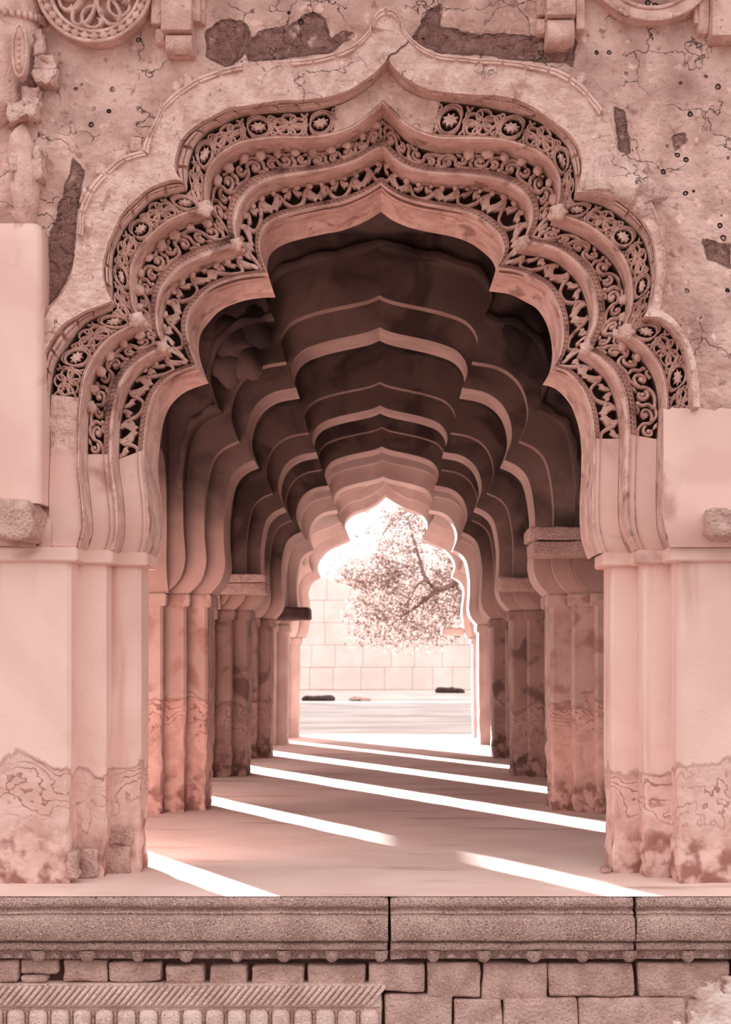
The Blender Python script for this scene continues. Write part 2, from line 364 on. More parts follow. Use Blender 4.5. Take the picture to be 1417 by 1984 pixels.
# =========================================================== THE SETTING: front wall, floor
# front wall above the imposts
def wall_disp(p):
    n = noise.noise(Vector((p.x*1.1, 3, p.z*1.1)))*.018 + noise.noise(Vector((p.x*4, 9, p.z*4)))*.008 + noise.noise(Vector((p.x*15, 2, p.z*15)))*.0035
    return n
def inpoly(x, y, P):
    c = False; j = len(P)-1
    for i in range(len(P)):
        if (P[i][1] > y) != (P[j][1] > y) and x < (P[j][0]-P[i][0])*(y-P[i][1])/(P[j][1]-P[i][1])+P[i][0]: c = not c
        j = i
    return c
WEAR = [[(478,118),(482,78),(500,60),(560,48),(600,24),(632,34),(640,72),(668,60),(690,66),(640,100),(560,112)],
        [(796,80),(812,50),(832,14),(856,4),(862,22),(850,52),(880,52),(930,64),(1000,62),(1040,70),(1090,66),(1102,120),(1040,118),(960,108),(850,100)],
        [(396,60),(430,36),(470,40),(486,62),(470,110),(440,128),(400,110)],
        [(84,560),(92,470),(120,380),(140,300),(165,330),(150,400),(140,520),(112,570),(80,610)],
        [(1188,205),(1214,215),(1222,300),(1200,290)], [(1300,262),(1330,250),(1336,274),(1310,290)], [(1362,250+210),(1417,470),(1417,520),(1372,500)],
        [(1100,66),(1120,80),(1110,130),(1100,128)]]
WEAR = [[tuple((W(x, y, YW).x, W(x, y, YW).z)) for x, y in P] for P in WEAR]
outer = cA0; rows = []; NR = 70
base = shift(cA0, YW)
fc = full(base); fr = frame_pts(fc, CA, -3.6, 3.4, 6.1)
# finer along: subdivide
def refine(c, k):
    o = []
    for i in range(len(c)-1):
        for j in range(k): o.append(c[i].lerp(c[i+1], j/k))
    return o+[c[-1]]
fc2, fr2 = refine(fc, 2), refine(fr, 2)
wear_v = []; mb = MB(); rr = []
for r in range(NR+1):
    t = (r/NR)**1.25; row = []
    for a, b in zip(fc2, fr2):
        p = a.lerp(b, t); w = 0.
        for P in WEAR:
            if p.x < P[0][0]-1.2 or p.x > P[0][0]+1.2: continue
            d = 9.
            for i_ in range(len(P)):
                u, v_ = Vector(P[i_-1]), Vector(P[i_]); e = v_-u; t_ = min(1, max(0, (Vector((p.x, p.z))-u).dot(e)/max(1e-9, e.length_squared))); d = min(d, (Vector((p.x, p.z))-u-e*t_).length)
            if not inpoly(p.x, p.z, P): d = -d
            w = max(w, min(1, max(0, .5+d/.10)))
        wear_v.append(w)
        row.append(Vector((p.x, YW+wall_disp(p)+(w*w*(3-2*w))*(.035+.03*noise.noise(p*14)), p.z)))
    rr.append(row)
mb.grid(rr)
wf = mb.build('wall_front', 'rough'); wf['kind'] = 'structure'; wf['label'] = 'rough weathered plaster wall surface around and above the big front arch'; wf['category'] = 'wall'
at = wf.data.attributes.new('wear', 'FLOAT', 'POINT'); at.data.foreach_set('value', wear_v)
# left smooth raised panel beside the arch foot, ends above the left stub stone
def slab(name, m, parent, x0, x1, y0, y1, z0, z1, bev=.01, **k):
    bm = bmesh.new(); bmesh.ops.create_cube(bm, size=1.); bmesh.ops.scale(bm, vec=(x1-x0, y1-y0, z1-z0), verts=bm.verts)
    bmesh.ops.translate(bm, vec=((x0+x1)/2, (y0+y1)/2, (z0+z1)/2), verts=bm.verts)
    if bev: bmesh.ops.bevel(bm, geom=list(bm.edges), offset=bev, segments=3, affect='EDGES', profile=.5)
    me = bpy.data.meshes.new(name); bm.to_mesh(me); bm.free(); return link(name, me, m, parent, **k)
mb = MB(); prof = []
for i in range(9): a = i/8*PI/2; prof.append((-.045*(1-math.sin(a)), .045*(1-math.cos(a))))
xa = W(80, 700, YW-.18).x
ztop, zbot = W(60, 428, YW-.18).z, W(60, 975, YW-.18).z
rows = []
for z, e in [(ztop+.0, .05), (ztop-.02, .03), (ztop-.05, .01), (ztop-.12, 0), (zbot+.9, 0), (zbot, 0)]:
    rows.append([(-3.6, YW-.18+e, z)]+[(xa+px_-e*.6, YW-.18+py_+e, z) for px_, py_ in prof]+[(xa+.0-e*.6, YW+.08, z)])
rows = [[(-3.6, YW+.08, ztop+.01)]+[(xa-.03, YW+.05, ztop+.01)]*9+[(xa-.03, YW+.08, ztop+.01)]]+rows
rows.append([(-3.6, YW+.08, zbot)]+[(xa-.005, YW+.07, zbot)]*9+[(xa, YW+.08, zbot)])
mb.grid(rows); pl = mb.build('plaster_panel', 'smooth_up', wf, sharp=35)

# ---------------------------------------------------------------- the front arch
arch = thing('cusped_arch', 'big nearest cusped arch with three rows of pierced stucco carving', 'arch')
# broad plain band, proud of the wall, with rounded shoulders
mb = MB(); q = []
def rowd(v, y, dsp=0.):
    r = rowpts(cA0, cA1, v, y); o = fullrow(r)
    return [Vector((p.x, y+dsp*(noise.noise(p*3.)*.014+noise.noise(p*11)*.006) if NF+1 <= i_ <= len(o)-NF-2 else YW+.09, p.z)) for i_, p in enumerate(o)]
rws = [rowd(1.0, YW+.02), rowd(1.0, YW-.085), rowd(.98, P0, .5)]+[rowd(v, P0, 1.) for v in (.9, .8, .7, .6, .5, .4, .3, .2, .1)]+[rowd(.0, P0, .5), rowd(0., YW+.06)]
mb.grid(rws)
band_part = mb.build('plaster_band', 'band', arch, sharp=50)
# beside the feet the wall is replastered flush and swells into the same bell
for nm_, xs, ya_, y0_ in (('flush_plaster', [-260, -120, -40, 20, 60, 80, 92, 99], 955, P1), ('flush_plaster', [1286, 1290, 1296]+list(range(1304, 1500, 9))+[1520, 1560, 1640, 1800], 792, YW-.012)):
    mb = MB(); rws = []
    for j in range(25):
        t_ = j/24; r_ = []
        for k_, px in enumerate(xs):
            yy = y0_-bf((NF-1)*(1-max(0, (t_-.25)/.75)) if t_ > .25 else NF)*1.0 if y0_ == P1 else y0_-bf((NF-1)*(1-max(0, (t_-.55)/.45)) if t_ > .55 else NF)
            fl = (12*max(0, t_-.8)/.2 if (px == 1286) else 0)
            py = ya_+(1060-ya_)*t_; p = W(px+fl, py+(9*noise.noise(Vector((px*.02, 1, 1)))+7*noise.noise(Vector((px*.09, 4, 1))) if j == 0 else 0), yy); r_.append(p)
        rws.append(r_)
    if y0_ != P1: rws = [[Vector((p.x, YW+.03, p.z+.01)) for p in rws[0]]]+[[Vector((r[0].x, P1, r[0].z))]+r for r in rws] if False else rws
    mb.grid(rws); mb.build(nm_, 'smooth_up', arch)
def rim_tiles(co, ci, v0, v1, y, h, step, keep, name='rim_tile', m='carved', gap=.09, prof=((0,-.15),(.15,.7),(.5,1.),(.85,.7),(1,-.15)), parent=None):
    for s in (0, 1):
        for li, lobe in enumerate((R1, R2, R3)):
            L = mlen(co, ci, s, lobe, (v0+v1)/2); n = max(2, round(L/step)); f = seg_local(co, ci, s, lobe, y)
            for k in range(n):
                if not keep(s, li, (k+.5)/n): continue
                mb = MB(); u0, u1 = (k+gap/2+random.uniform(0, .04))/n, (k+1-gap/2-random.uniform(0, .04))/n
                hh = h*random.uniform(.85, 1.1); tilt = random.uniform(-.003, .003); rows = []
                for j in range(5):
                    u = u0+(u1-u0)*j/4; row = []
                    e = -.5 if j in (0, 4) else 0
                    for vv, q in prof:
                        x, z = f(u, v0+(v1-v0)*vv); row.append((x, y-(hh*q if e == 0 else -.006)+tilt*(j-2), z))
                    rows.append(row)
                # end caps by duplicated rows
                r0 = [f(u0, v0+(v1-v0)*vv) for vv, q in prof]; r1 = [f(u1, v0+(v1-v0)*vv) for vv, q in prof]
                rows[0] = [(x, y-hh*q, z) for (x, z), (vv, q) in zip(r0, prof)]; rows[-1] = [(x, y-hh*q, z) for (x, z), (vv, q) in zip(r1, prof)]
                rows = [[(x, y+.01, z) for x, z in r0]]+rows+[[(x, y+.01, z) for x, z in r1]]
                mb.grid(rows); mb.build(name, m, parent or arch, sharp=35)
def keepA(s, l, u):
    if s == 0: return l > 0 and not (l == 2 and .45 < u < .58) and not (l == 1 and u < .25) or (l == 0 and .35 < u < .6)
    return (l == 2 and u > .18) or (l == 1 and .18 < u < .62)
rim_tiles(cA0, cA1, .80, .96, P0, .022, .13, keepA, parent=band_part, prof=((0,-.15),(.12,.75),(.45,.8),(.5,.45),(.55,.95),(.88,.9),(1,-.15)))
def keepB(s, l, u):
    if s == 0: return True
    return (l == 2 and (.05 < u < .45 or u > .85)) or (l == 1 and .1 < u < .75)
# sloped shoulder between band and first carved row, with its moulded blocks
mb = MB(); mb.grid([[Vector((p.x, YW-.02 if NF < i_ < 2*NS-1-NF else YW+.10, p.z)) for i_, p in enumerate(full(cA1))], [Vector((p.x, P1+.02 if NF < i_ < 2*NS-1-NF else YW+.10, p.z)) for i_, p in enumerate(full(cO1))]]); shoulder_part = mb.build('shoulder', 'carved', arch, sharp=40)
mixed = [[a.lerp(b, 0) for a, b in zip(cA1[s], cO1[s])] for s in (0, 1)]
rim_tiles(cA1, cO1, .0, .92, YW, .045, .115, keepB, parent=shoulder_part, prof=((0,-.2),(.1,.55),(.3,.9),(.42,.5),(.52,1.),(.8,1.),(.92,.6),(1,0)), gap=.14)

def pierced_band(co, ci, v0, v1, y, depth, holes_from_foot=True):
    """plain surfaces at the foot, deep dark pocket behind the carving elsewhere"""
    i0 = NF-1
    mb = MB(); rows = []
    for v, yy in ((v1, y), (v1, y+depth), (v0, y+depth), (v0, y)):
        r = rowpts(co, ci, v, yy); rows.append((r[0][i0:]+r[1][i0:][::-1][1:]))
    mb.grid(rows); return mb.build('pocket_back', 'recess_shade', arch, sharp=30)
def foot_face(co, ci, v0, v1, y, name='foot_facing', upto=(1, 1)):
    for s in (0, 1):
        r0, r1 = [], []
        n = NF
        rows = []
        for v in (v1, (v0+v1)/2, v0):
            rows.append(rowpts(co, ci, v, y)[s][:n])
        mb = MB(); mb.grid(rows); mb.build(name, 'smooth_up', arch, sharp=40)

# soffit surfaces between orders (outline swept straight back)
def soffit(c, y0, y1, name='soffit', sw=.006, m='carved', steps=6):
    mb = MB(); rows = []
    for k in range(steps+1):
        t = k/steps; y = y0+(y1-y0)*t; r = []
        s_ = 1+sw*math.sin(PI*t)
        sh = shift(c, y, s_)
        r = fullrow([[Vector((p.x, p.y-bf(i)*(1-t*.3), p.z)) for i, p in enumerate(side)] for side in sh]); rows.append(r)
    mb.grid(rows); return mb.build(name, m, arch, sharp=45)
O1 = cO1; S1 = shift(cL1, P2); S2 = shift(cL2, P3)
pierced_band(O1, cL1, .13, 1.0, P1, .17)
foot_face(O1, cL1, .0, 1.0, P1)
profile_strip('lip_moulding', 'carved', arch, O1, cL1, [(.14, P1+.05), (.135, P1-.012), (.11, P1-.026), (.08, P1-.018), (.07, P1-.012), (.055, P1-.028), (.02, P1-.03), (0, P1-.012), (0, P1+.02)])
soffit(cL1, P1-.01, P2+.02)
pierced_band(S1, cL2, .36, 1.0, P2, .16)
foot_face(S1, cL2, .0, 1.0, P2)
profile_strip('lip_moulding', 'carved', arch, S1, cL2, [(.37, P2+.05), (.365, P2-.006), (.35, P2-.016), (.335, P2+.012), (.19, P2+.012), (.175, P2-.018), (.10, P2-.03), (.03, P2-.026), (0, P2-.008), (0, P2+.02)])
soffit(cL2, P2-.006, P3+.02)
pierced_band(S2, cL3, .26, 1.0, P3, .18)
foot_face(S2, cL3, .0, 1.0, P3)
profile_strip('lip_moulding', 'carved', arch, S2, cL3, [(.27, P3+.05), (.265, P3-.006), (.25, P3-.014), (.235, P3+.012), (.09, P3+.012), (.08, P3-.012), (.04, P3-.014), (0, P3), (0, P3+.02)])
# inner soffit (intrados) with its worn ridge half way
mb = MB(); rows = []
for t, s_ in ((0, 1.), (.05, 1.004), (.15, 1.012), (.28, 1.018), (.40, 1.020), (.47, 1.018), (.485, 1.045), (.50, 1.048), (.52, 1.02), (.62, 1.016), (.78, 1.010), (.92, 1.002), (1, 1.)):
    y = P3+(PB-P3)*t; sh = shift(cL3, y, s_)
    rows.append(fullrow([[Vector((p.x, p.y-bf(i)*(1-t), p.z)) if i >= NF-1 or s_ < 1.0005 else Vector((CA+(p.x-CA)/s_**(1-i/(NF-1.)), p.y-bf(i)*(1-t), p.z)) for i, p in enumerate(side)] for side in sh]))
mb.grid(rows); mb.build('inner_soffit', 'carved', arch, sharp=50)
# back of the front wall
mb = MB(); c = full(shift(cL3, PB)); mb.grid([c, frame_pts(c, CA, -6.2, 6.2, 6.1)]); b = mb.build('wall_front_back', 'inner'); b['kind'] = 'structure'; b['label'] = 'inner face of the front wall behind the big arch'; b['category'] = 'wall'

# ---- bead strips: two rows of little pyramids
def bead_strip(co, ci, va, vb, y, h, step):
    mb = MB()
    for s in (0, 1):
        for lobe in (R1, R2, R3):
            L = mlen(co, ci, s, lobe, (va+vb)/2); n = round(L/step); f = seg_local(co, ci, s, lobe, y)
            for k in range(n):
                for (qa, qb) in ((va, (va+vb)/2), ((va+vb)/2, vb)):
                    m_ = (qa+qb)/2; off = .25 if qa == va else .0
                    us = [(k+off+.12)/n, (k+off+.5)/n, (k+off+.88)/n]
                    if us[2] > 1: continue
                    P = [f(us[0], m_), f(us[1], qa), f(us[2], m_), f(us[1], qb)]; c = f(us[1], m_); bb = len(mb.v)
                    mb.v += [Vector((x, y, z)) for x, z in P]+[Vector((c[0], y-h, c[1]))]
                    mb.f += [(bb, bb+1, bb+4), (bb+1, bb+2, bb+4), (bb+2, bb+3, bb+4), (bb+3, bb, bb+4)]
    return mb.build('bead_strip', 'carved', arch, smooth=False, kind='stuff')
bead_strip(S1, cL2,   .195, .335, P2+.012, .030, .028)
bead_strip(S2, cL3, .095, .235, P3+.012, .030, .028)

# ---- pods hanging under the first lip, petals under the second
def pods(co, cin, y, step, r, name, keep, vv):
    bm = bmesh.new(); bmesh.ops.create_uvsphere(bm, u_segments=10, v_segments=7, radius=r)
    for v in bm.verts:
        a = math.atan2(v.co.z, v.co.x); v.co *= 1+.10*math.cos(5*a); v.co.y *= .8
    me = bpy.data.meshes.new(name); bm.to_mesh(me); bm.free(); me.materials.append(M['carved']); me.polygons.foreach_set('use_smooth', [True]*len(me.polygons))
    for s in (0, 1):
        for li, lobe in enumerate((R1, R2, R3)):
            L = mlen(co, cin, s, lobe, vv); n = max(1, round(L/step)); f = seg_local(co, cin, s, lobe, y)
            for k in range(n):
                u = (k+.5)/n
                if not keep(s, li, u): continue
                x, z = f(u, vv); o = bpy.data.objects.new(name, me); COL.objects.link(o); o.parent = arch
                o.location = (x+random.uniform(-.004, .004), y, z); sc_ = random.uniform(.7, 1.1); o.scale = (sc_*1.15, sc_, sc_*.9); o.rotation_euler = (0, random.uniform(0, 6), 0)
pods(S1, cL2, P2-.035, .105, .033, 'pod', lambda s, l, u: (s == 0 and not (l == 0 and u < .3) and not(l == 2 and u < .12)) or (s == 1 and ((l == 2 and u < .62) or (l == 1 and .0 < u < .35) or (l == 0 and u > .6))), .93)
pods(S2, cL3, P3-.03, .075, .020, 'petal', lambda s, l, u: (s == 0 and l > 0) or (s == 0 and u > .7) or (s == 1 and l == 2), .95)

def catmull_xy(P): return [(v.x, v.y) for v in catmull([(x, y, 0) for x, y in P], 22)]
# ---- pierced carving, cell by cell
def circ(cx, cy, rx, ry, n=14, a0=0, a1=2*PI): return [(cx+rx*math.cos(a0+(a1-a0)*i/n), cy+ry*math.sin(a0+(a1-a0)*i/n)) for i in range(n+1)]
def sm(P, n=16): return [(v.x, v.y) for v in catmull([(x, y, 0) for x, y in P], n)]
def star(cx, cy, r, n=7, q=.55, rot=.3): return [(cx+(r if i % 2 == 0 else r*q)*math.cos(rot+PI*i/n), cy+(r if i % 2 == 0 else r*q)*math.sin(rot+PI*i/n)) for i in range(2*n)]
def motif_knot(flip):
    R = []; Pg = []
    cx, cy, a = .27, .5, .16
    for k in range(5):
        t = 2*PI*k/5+.3; R.append(circ(cx+.15*math.cos(t), cy+.27*math.sin(t), .115, .20))
    R.append(circ(cx, cy, .085, .15, 10))
    for k in range(5):
        t = 2*PI*k/5+.3+PI/5; R.append(sm([(cx+.06*math.cos(t), cy+.10*math.sin(t)), (cx+.16*math.cos(t+.5), cy+.28*math.sin(t+.5)), (cx+.26*math.cos(t+.3), cy+.46*math.sin(t+.3))], 7))
    R.append(sm([(.46, .05), (.53, .28), (.50, .5), (.55, .72), (.47, .96)])); R.append(sm([(.56, .04), (.49, .3), (.55, .52), (.49, .76), (.57, .96)]))
    R.append(circ(.77, .5, .17, .40, 18)); R.append(sm([(.60, .35), (.66, .10), (.8, .02), (.93, .2), (1.0, .4)])); R.append(sm([(.60, .65), (.66, .92), (.8, .98), (.93, .8), (1.0, .6)]))
    R.append(sm([(.93, .3), (.985, .5), (.93, .7)], 7)); R.append(circ(.52, .5, .04, .10, 8)); R.append(circ(.985, .5, .04, .09, 8)); R.append(circ(.985, .16, .035, .09, 8)); R.append(circ(.985, .84, .035, .09, 8))
    R.append(sm([(0, .1), (.08, .25), (.02, .5), (.09, .74), (0, .92)]))
    Pg.append([(.77+(x-.77)*.62, y) for x, y in star(.77, .5, .21, 8, .62)])
    return R, Pg
def motif_scroll(flip):
    g = (lambda P: [(x, 1-y) for x, y in P]) if flip else (lambda P: P)
    R = [sm([(0, .08), (.18, .10), (.36, .34), (.42, .70), (.62, .95), (.84, .88), (1.0, .92)], 16)]
    sp_ = [( .60+(.24-.016*i)*math.cos(2.6-.48*i), .44+(.36-.025*i)*math.sin(2.6-.48*i)) for i in range(13)]; R.append(sp_)
    sp2 = [( .17+(.17-.012*i)*math.cos(-.6-.5*i), .62+(.30-.02*i)*math.sin(-.6-.5*i)) for i in range(11)]; R.append(sp2)
    R.append(sm([(.80, .84), (.92, .6), (.88, .3), (.97, .1)], 8)); R.append(sm([(.62, .06), (.74, .14), (.86, .02)], 7))
    Pg = [circ(.60, .44, .075, .13, 8)[:-1], circ(.18, .60, .055, .10, 8)[:-1], [(.86, .12), (.93, .3), (.99, .12), (.93, .02)], [(.30, .98), (.22, .80), (.36, .84), (.44, .98)], [(.42, .55), (.52, .78), (.46, .82), (.38, .66)]]
    return [g(r) for r in R], [g(p) for p in Pg]
def motif_leaf(flip):
    g = (lambda P: [(1-x, y) for x, y in P]) if flip else (lambda P: P)
    R = [sm([(-.02, .03), (.22, .10), (.42, .40), (.55, .80), (.78, 1.0)], 12), sm([(.5, .62), (.66, .42), (.80, .34)], 7)]
    Pg = [[(.62, .98), (.58, .70), (.66, .46), (.80, .20), (.88, .06), (.97, .24), (1.02, .16), (1.0, .44), (.90, .56), (.80, .76), (.76, .98)],
          [(.02, .98), (.06, .74), (.20, .50), (.30, .62), (.40, .56), (.38, .76), (.22, .86), (.16, 1.0)]]
    return [g(r) for r in R], [g(p) for p in Pg]
def carve(co, ci, va, vb, y, motif, step, w, h, deep, name, label, skip=None, m='carved', fillname='infill'):
    for s in (0, 1):
        mb = MB(); fill = MB()
        for li, lobe in enumerate((R1, R2, R3)):
            L = mlen(co, ci, s, lobe, (va+vb)/2); n = max(1, round(L/step)); f = seg_local(co, ci, s, lobe, y)
            for k in range(n):
                if skip and skip(s, li, (k+.5)/n):
                    rows = []
                    for a in range(9):
                        row = []
                        for b_ in range(7):
                            u = (k+a/8)/n; v = va+(vb-va)*b_/6; x, z = f(min(1, max(0, u)), v)
                            row.append((x, y-.006+.012*noise.noise(Vector((x*9, 1, z*9))), z))
                        rows.append(row)
                    fill = MB(); fill.grid(rows); fill.build(fillname, 'band', arch); continue
                R, Pg = motif((k+li) % 2)
                def mp(P):
                    o = []
                    for x, vy in P:
                        xx, zz = f(min(1, max(0, (k+x)/n)), va+(vb-va)*min(1, max(0, vy))); o.append((xx+random.uniform(-.0012, .0012), zz+random.uniform(-.0012, .0012)))
                    return o
                for r in R: mb.ribbon(mp(r), w*random.uniform(.85, 1.15), y, h, deep)
                for p in Pg: mb.leaf(mp(p), y-.004, h*1.1, deep)
        mb.build(name, m, arch, sharp=60, label=label)
carve(O1, cL1, .14, 1.0, P1+.012, motif_knot, .34, .0060, .012, .035, 'pierced_tracery', 'outermost pierced row of interlaced rings and star leaves',
      skip=lambda s, l, u: (s == 1 and l == 2 and u > .66) or (s == 0 and l == 2 and u > .80 and u < .93) or (s == 0 and l == 0 and .10 < u < .30))
carve(S1, cL2, .36, 1.0, P2+.01, motif_scroll, .20, .0100, .016, .04, 'pierced_scrollwork', 'middle pierced row of curling vine scrolls',
      skip=lambda s, l, u: (s == 0 and l == 2 and .50 < u < .60))
carve(S2, cL3, .26, 1.0, P3+.01, motif_leaf, .150, .0105, .010, .04, 'pierced_leafwork', 'innermost pierced row of slanting leaves')
# cusp blossoms at the points of the lips
for c, y, r in ((cL1, P1-.02, .05), (cL2, P2-.02, .042)):
    for s in (0, 1):
        for i in (R1[1], R2[1]):
            p = c[s][i]; mb = MB(); d = .045*(1 if s == 0 else -1)
            rows = []
            for k in range(6):
                a = k/5*PI/2; rr_ = r*math.cos(a)
                rows.append([(p.x-d*.6+rr_*(1+.22*math.cos(5*t/12*2*PI))*math.cos(t/12*2*PI), y-.035*math.sin(a), p.z+.01+rr_*(1+.22*math.cos(5*t/12*2*PI))*math.sin(t/12*2*PI)) for t in range(12)])
            mb.grid(rows, closed=True); mb.build('cusp_blossom', 'carved', arch)

mb = MB(); mb.ribbon([(W(x, y, P0).x, W(x, y, P0).z, .004*noise.noise(Vector((x, y, 0)))) for x, y in catmull_xy([(751,116),(757,107),(768,103),(776,94),(786,88),(793,79),(802,72)])], lambda t: .0045*(1-.6*t), P0-.012, .001, .03)
mb.build('crack', 'recess_shade', arch)
# ---------------------------------------------------------------- piers
def ring_resample(P, step):
    out = []; n = len(P)
    for i in range(n):
        a = Vector(P[i]); b = Vector(P[(i+1) % n]); k = max(1, int((b-a).length/step))
        for j in range(k): out.append(a.lerp(b, j/k))
    return out
def chamfer(P, c):
    out = []; n = len(P)
    for i in range(n):
        a, b, d = Vector(P[i-1]), Vector(P[i]), Vector(P[(i+1) % n])
        cr = (b-a).cross(d-b) if False else (b-a).x*(d-b).y-(b-a).y*(d-b).x
        if cr > 0 and (b-a).length > 3*c and (d-b).length > 3*c:
            out += [b-(b-a).normalized()*c, b+(d-b).normalized()*c]
        else: out.append(b)
    return out
def shaft(name, plan, z0, z1, m, parent, step=.035, zs=.04, ero=1., top=.75, seed=0):
    R = ring_resample(chamfer(plan, .022), step); n = len(R); nrm = []
    for i in range(n):
        t = R[(i+1) % n]-R[i-1]; t.normalize(); nrm.append(Vector((t.y, -t.x)))
    rows = []; k = max(2, int((min(z1, 1.0)-z0)/zs)); zz = [z0+(min(z1, 1.0)-z0)*i/k for i in range(k+1)]+([z1] if z1 > 1.01 else [])
    for z in zz:
        r = []
        for p, q in zip(R, nrm):
            v = Vector((p.x*5, p.y*5, z*5+seed)); t = min(1, max(0, (top-z+.15*noise.noise(v*.5))/top)); e = t**.7 if t > 0 else 0
            d = -ero*e*(.018+.026*noise.noise(v)+.020*noise.noise(v*3.1)+.012*noise.noise(v*7)) if t > 0 else 0
            if z < .10: d -= ero*.012*noise.noise(v*4)
            r.append((p.x+q.x*d, p.y+q.y*d, z))
        rows.append(r)
    mb = MB(); mb.grid(rows[::1], closed=True); o = mb.build(name, m, parent, sharp=42); return o
def prism(name, plan, z0, z1, m, parent, bev=.008, **k):
    bm = bmesh.new(); vs = [bm.verts.new((p[0], p[1], z0)) for p in plan]; f = bm.faces.new(vs)
    r = bmesh.ops.extrude_face_region(bm, geom=[f]); bmesh.ops.translate(bm, vec=(0, 0, z1-z0), verts=[g for g in r['geom'] if isinstance(g, bmesh.types.BMVert)])
    bmesh.ops.recalc_face_normals(bm, faces=bm.faces)
    if bev: bmesh.ops.bevel(bm, geom=list(bm.edges), offset=bev, segments=2, affect='EDGES')
    me = bpy.data.meshes.new(name); bm.to_mesh(me); bm.free(); o = link(name, me, m, parent, smooth=True, **k); me.set_sharp_from_angle(angle=.6); return o
ZI0, ZI1 = 1.880, 1.964
def planL(e, x1, x2, x3, yb=YW+.84, xo=-3.6, ey=None):
    ey = e*.7 if ey is None else ey
    return [(xo, P1-ey), (x1+e, P1-ey), (x1+e, P2-ey), (x2+e, P2-ey), (x2+e, P3-ey), (x3+e, P3-ey), (x3+e, yb+ey), (xo, yb+ey)]
LX = (-1.847, -1.683, -1.508); RX = (1.693, 1.535, 1.372)
pL = thing('front_pier', 'smooth stepped front pier with eroded brick base, below the left foot of the big arch', 'pier', group=None)
shaft('shaft', planL(0, *LX), 0, ZI0+.01, 'smooth', pL, seed=1)
prism('impost', planL(.045, *LX), ZI0, ZI1, 'smooth_up', pL)
pR = thing('front_pier', 'smooth stepped front pier with plastered stained foot, below the right foot of the big arch', 'pier')
pr = lambda e: [(-x, y) for x, y in planL(e, -RX[0], -RX[1], -RX[2])][::-1]
shaft('shaft', pr(0), 0, ZI0+.01, 'smooth', pR, seed=5)
prism('impost', pr(.05), ZI0, ZI1, 'smooth_up', pR)
# exposed bricks at the left pier's base
def pxbox(name, xa, xb, ya, yb, y0, y1, m, parent=None, **k):
    a, b = W(xa, yb, y0), W(xb, ya, y0); return roughbox(name, a.x, b.x, y0, y1, a.z, b.z, m, parent, **k)
for i, (a, b, c, d, y) in enumerate([(126, 150, 1650, 1703, P1-.012), (152, 188, 1645, 1702, P2-.02), (192, 250, 1642, 1700, P3-.025), (205, 256, 1603, 1638, P3-.012)]):
    pxbox('brick', a, b, c, d, y, y+.12, 'block', pL, amp=.018, seed=i, cuts=6, fq=11.)
roughbox('toe_chip', 1.315, 1.365, YW+.48, YW+.60, .0, .035, 'block', pR, amp=.008, seed=3, cuts=3)

# ---------------------------------------------------------------- inner cross walls, each one cusped arch on two piers
K = .004498
STD = [[(329,1152),(320,1143),(306,1125),(298,1095),(301,1050),(302,1000)],
       [(302,1000),(297,960),(287,924),(268,903),(243,891)],
       [(243,891),(257,850),(253,812),(236,781),(205,760),(161,751)],
       [(161,751),(171,724),(167,700),(148,678),(112,664),(80,656),(42,648),(18,642),(0,634)]]
FAR = [[(158,1235),(153,1225),(150,1205),(148,1185),(150,1165),(152,1150)],
       [(152,1150),(150,1138),(143,1126),(128,1117)],
       [(128,1117),(134,1100),(130,1083),(113,1064),(92,1054),(70,1044)],
       [(70,1044),(80,1024),(77,1006),(60,992),(36,984),(15,972),(0,958)]]
FAR = [[(x*K*2.64/1.31*1.0, 0) for x, y in s] for s in FAR] if False else FAR
def std_curve(cx, y, fx=1., fz=1., prof=STD, kk=K):
    side = []
    for k, seg in enumerate(prof):
        P = []
        for dx, py in seg:
            z = EYE+(HY-py)*kk; q = min(1, max(0, (z-2.0)/.8)); P.append(Vector((dx*kk*fx, y, EYE+(z-EYE)*(1+(fz-1)*q))))
        pts = catmull(P, NF if k == 0 else 22); side += pts if k == 0 else pts[1:]
    n = len(side)
    def b_(i): return bf(i)*.8 if i < NF else 0
    L = [Vector((cx-p.x, p.y-b_(i), p.z)) for i, p in enumerate(side)]; R = [Vector((cx+p.x, p.y-b_(i), p.z)) for i, p in enumerate(side)]
    return L+R[::-1][1:]
def swept(name, c, y0, y1, m, parent, sw=.0, steps=4, cx=-.05):
    rows = []
    for k in range(steps+1):
        t = k/steps; s_ = 1+sw*math.sin(PI*t)
        rows.append([Vector((cx+(p.x-cx)*s_, (p.y-c[len(c)//2].y)*(1-t)+y0+(y1-y0)*t, 1.9+(p.z-1.9)*s_)) for p in c])
    mb = MB(); mb.grid(rows); return mb.build(name, m, parent, sharp=45)
PX = (1.845, 1.665, 1.5)
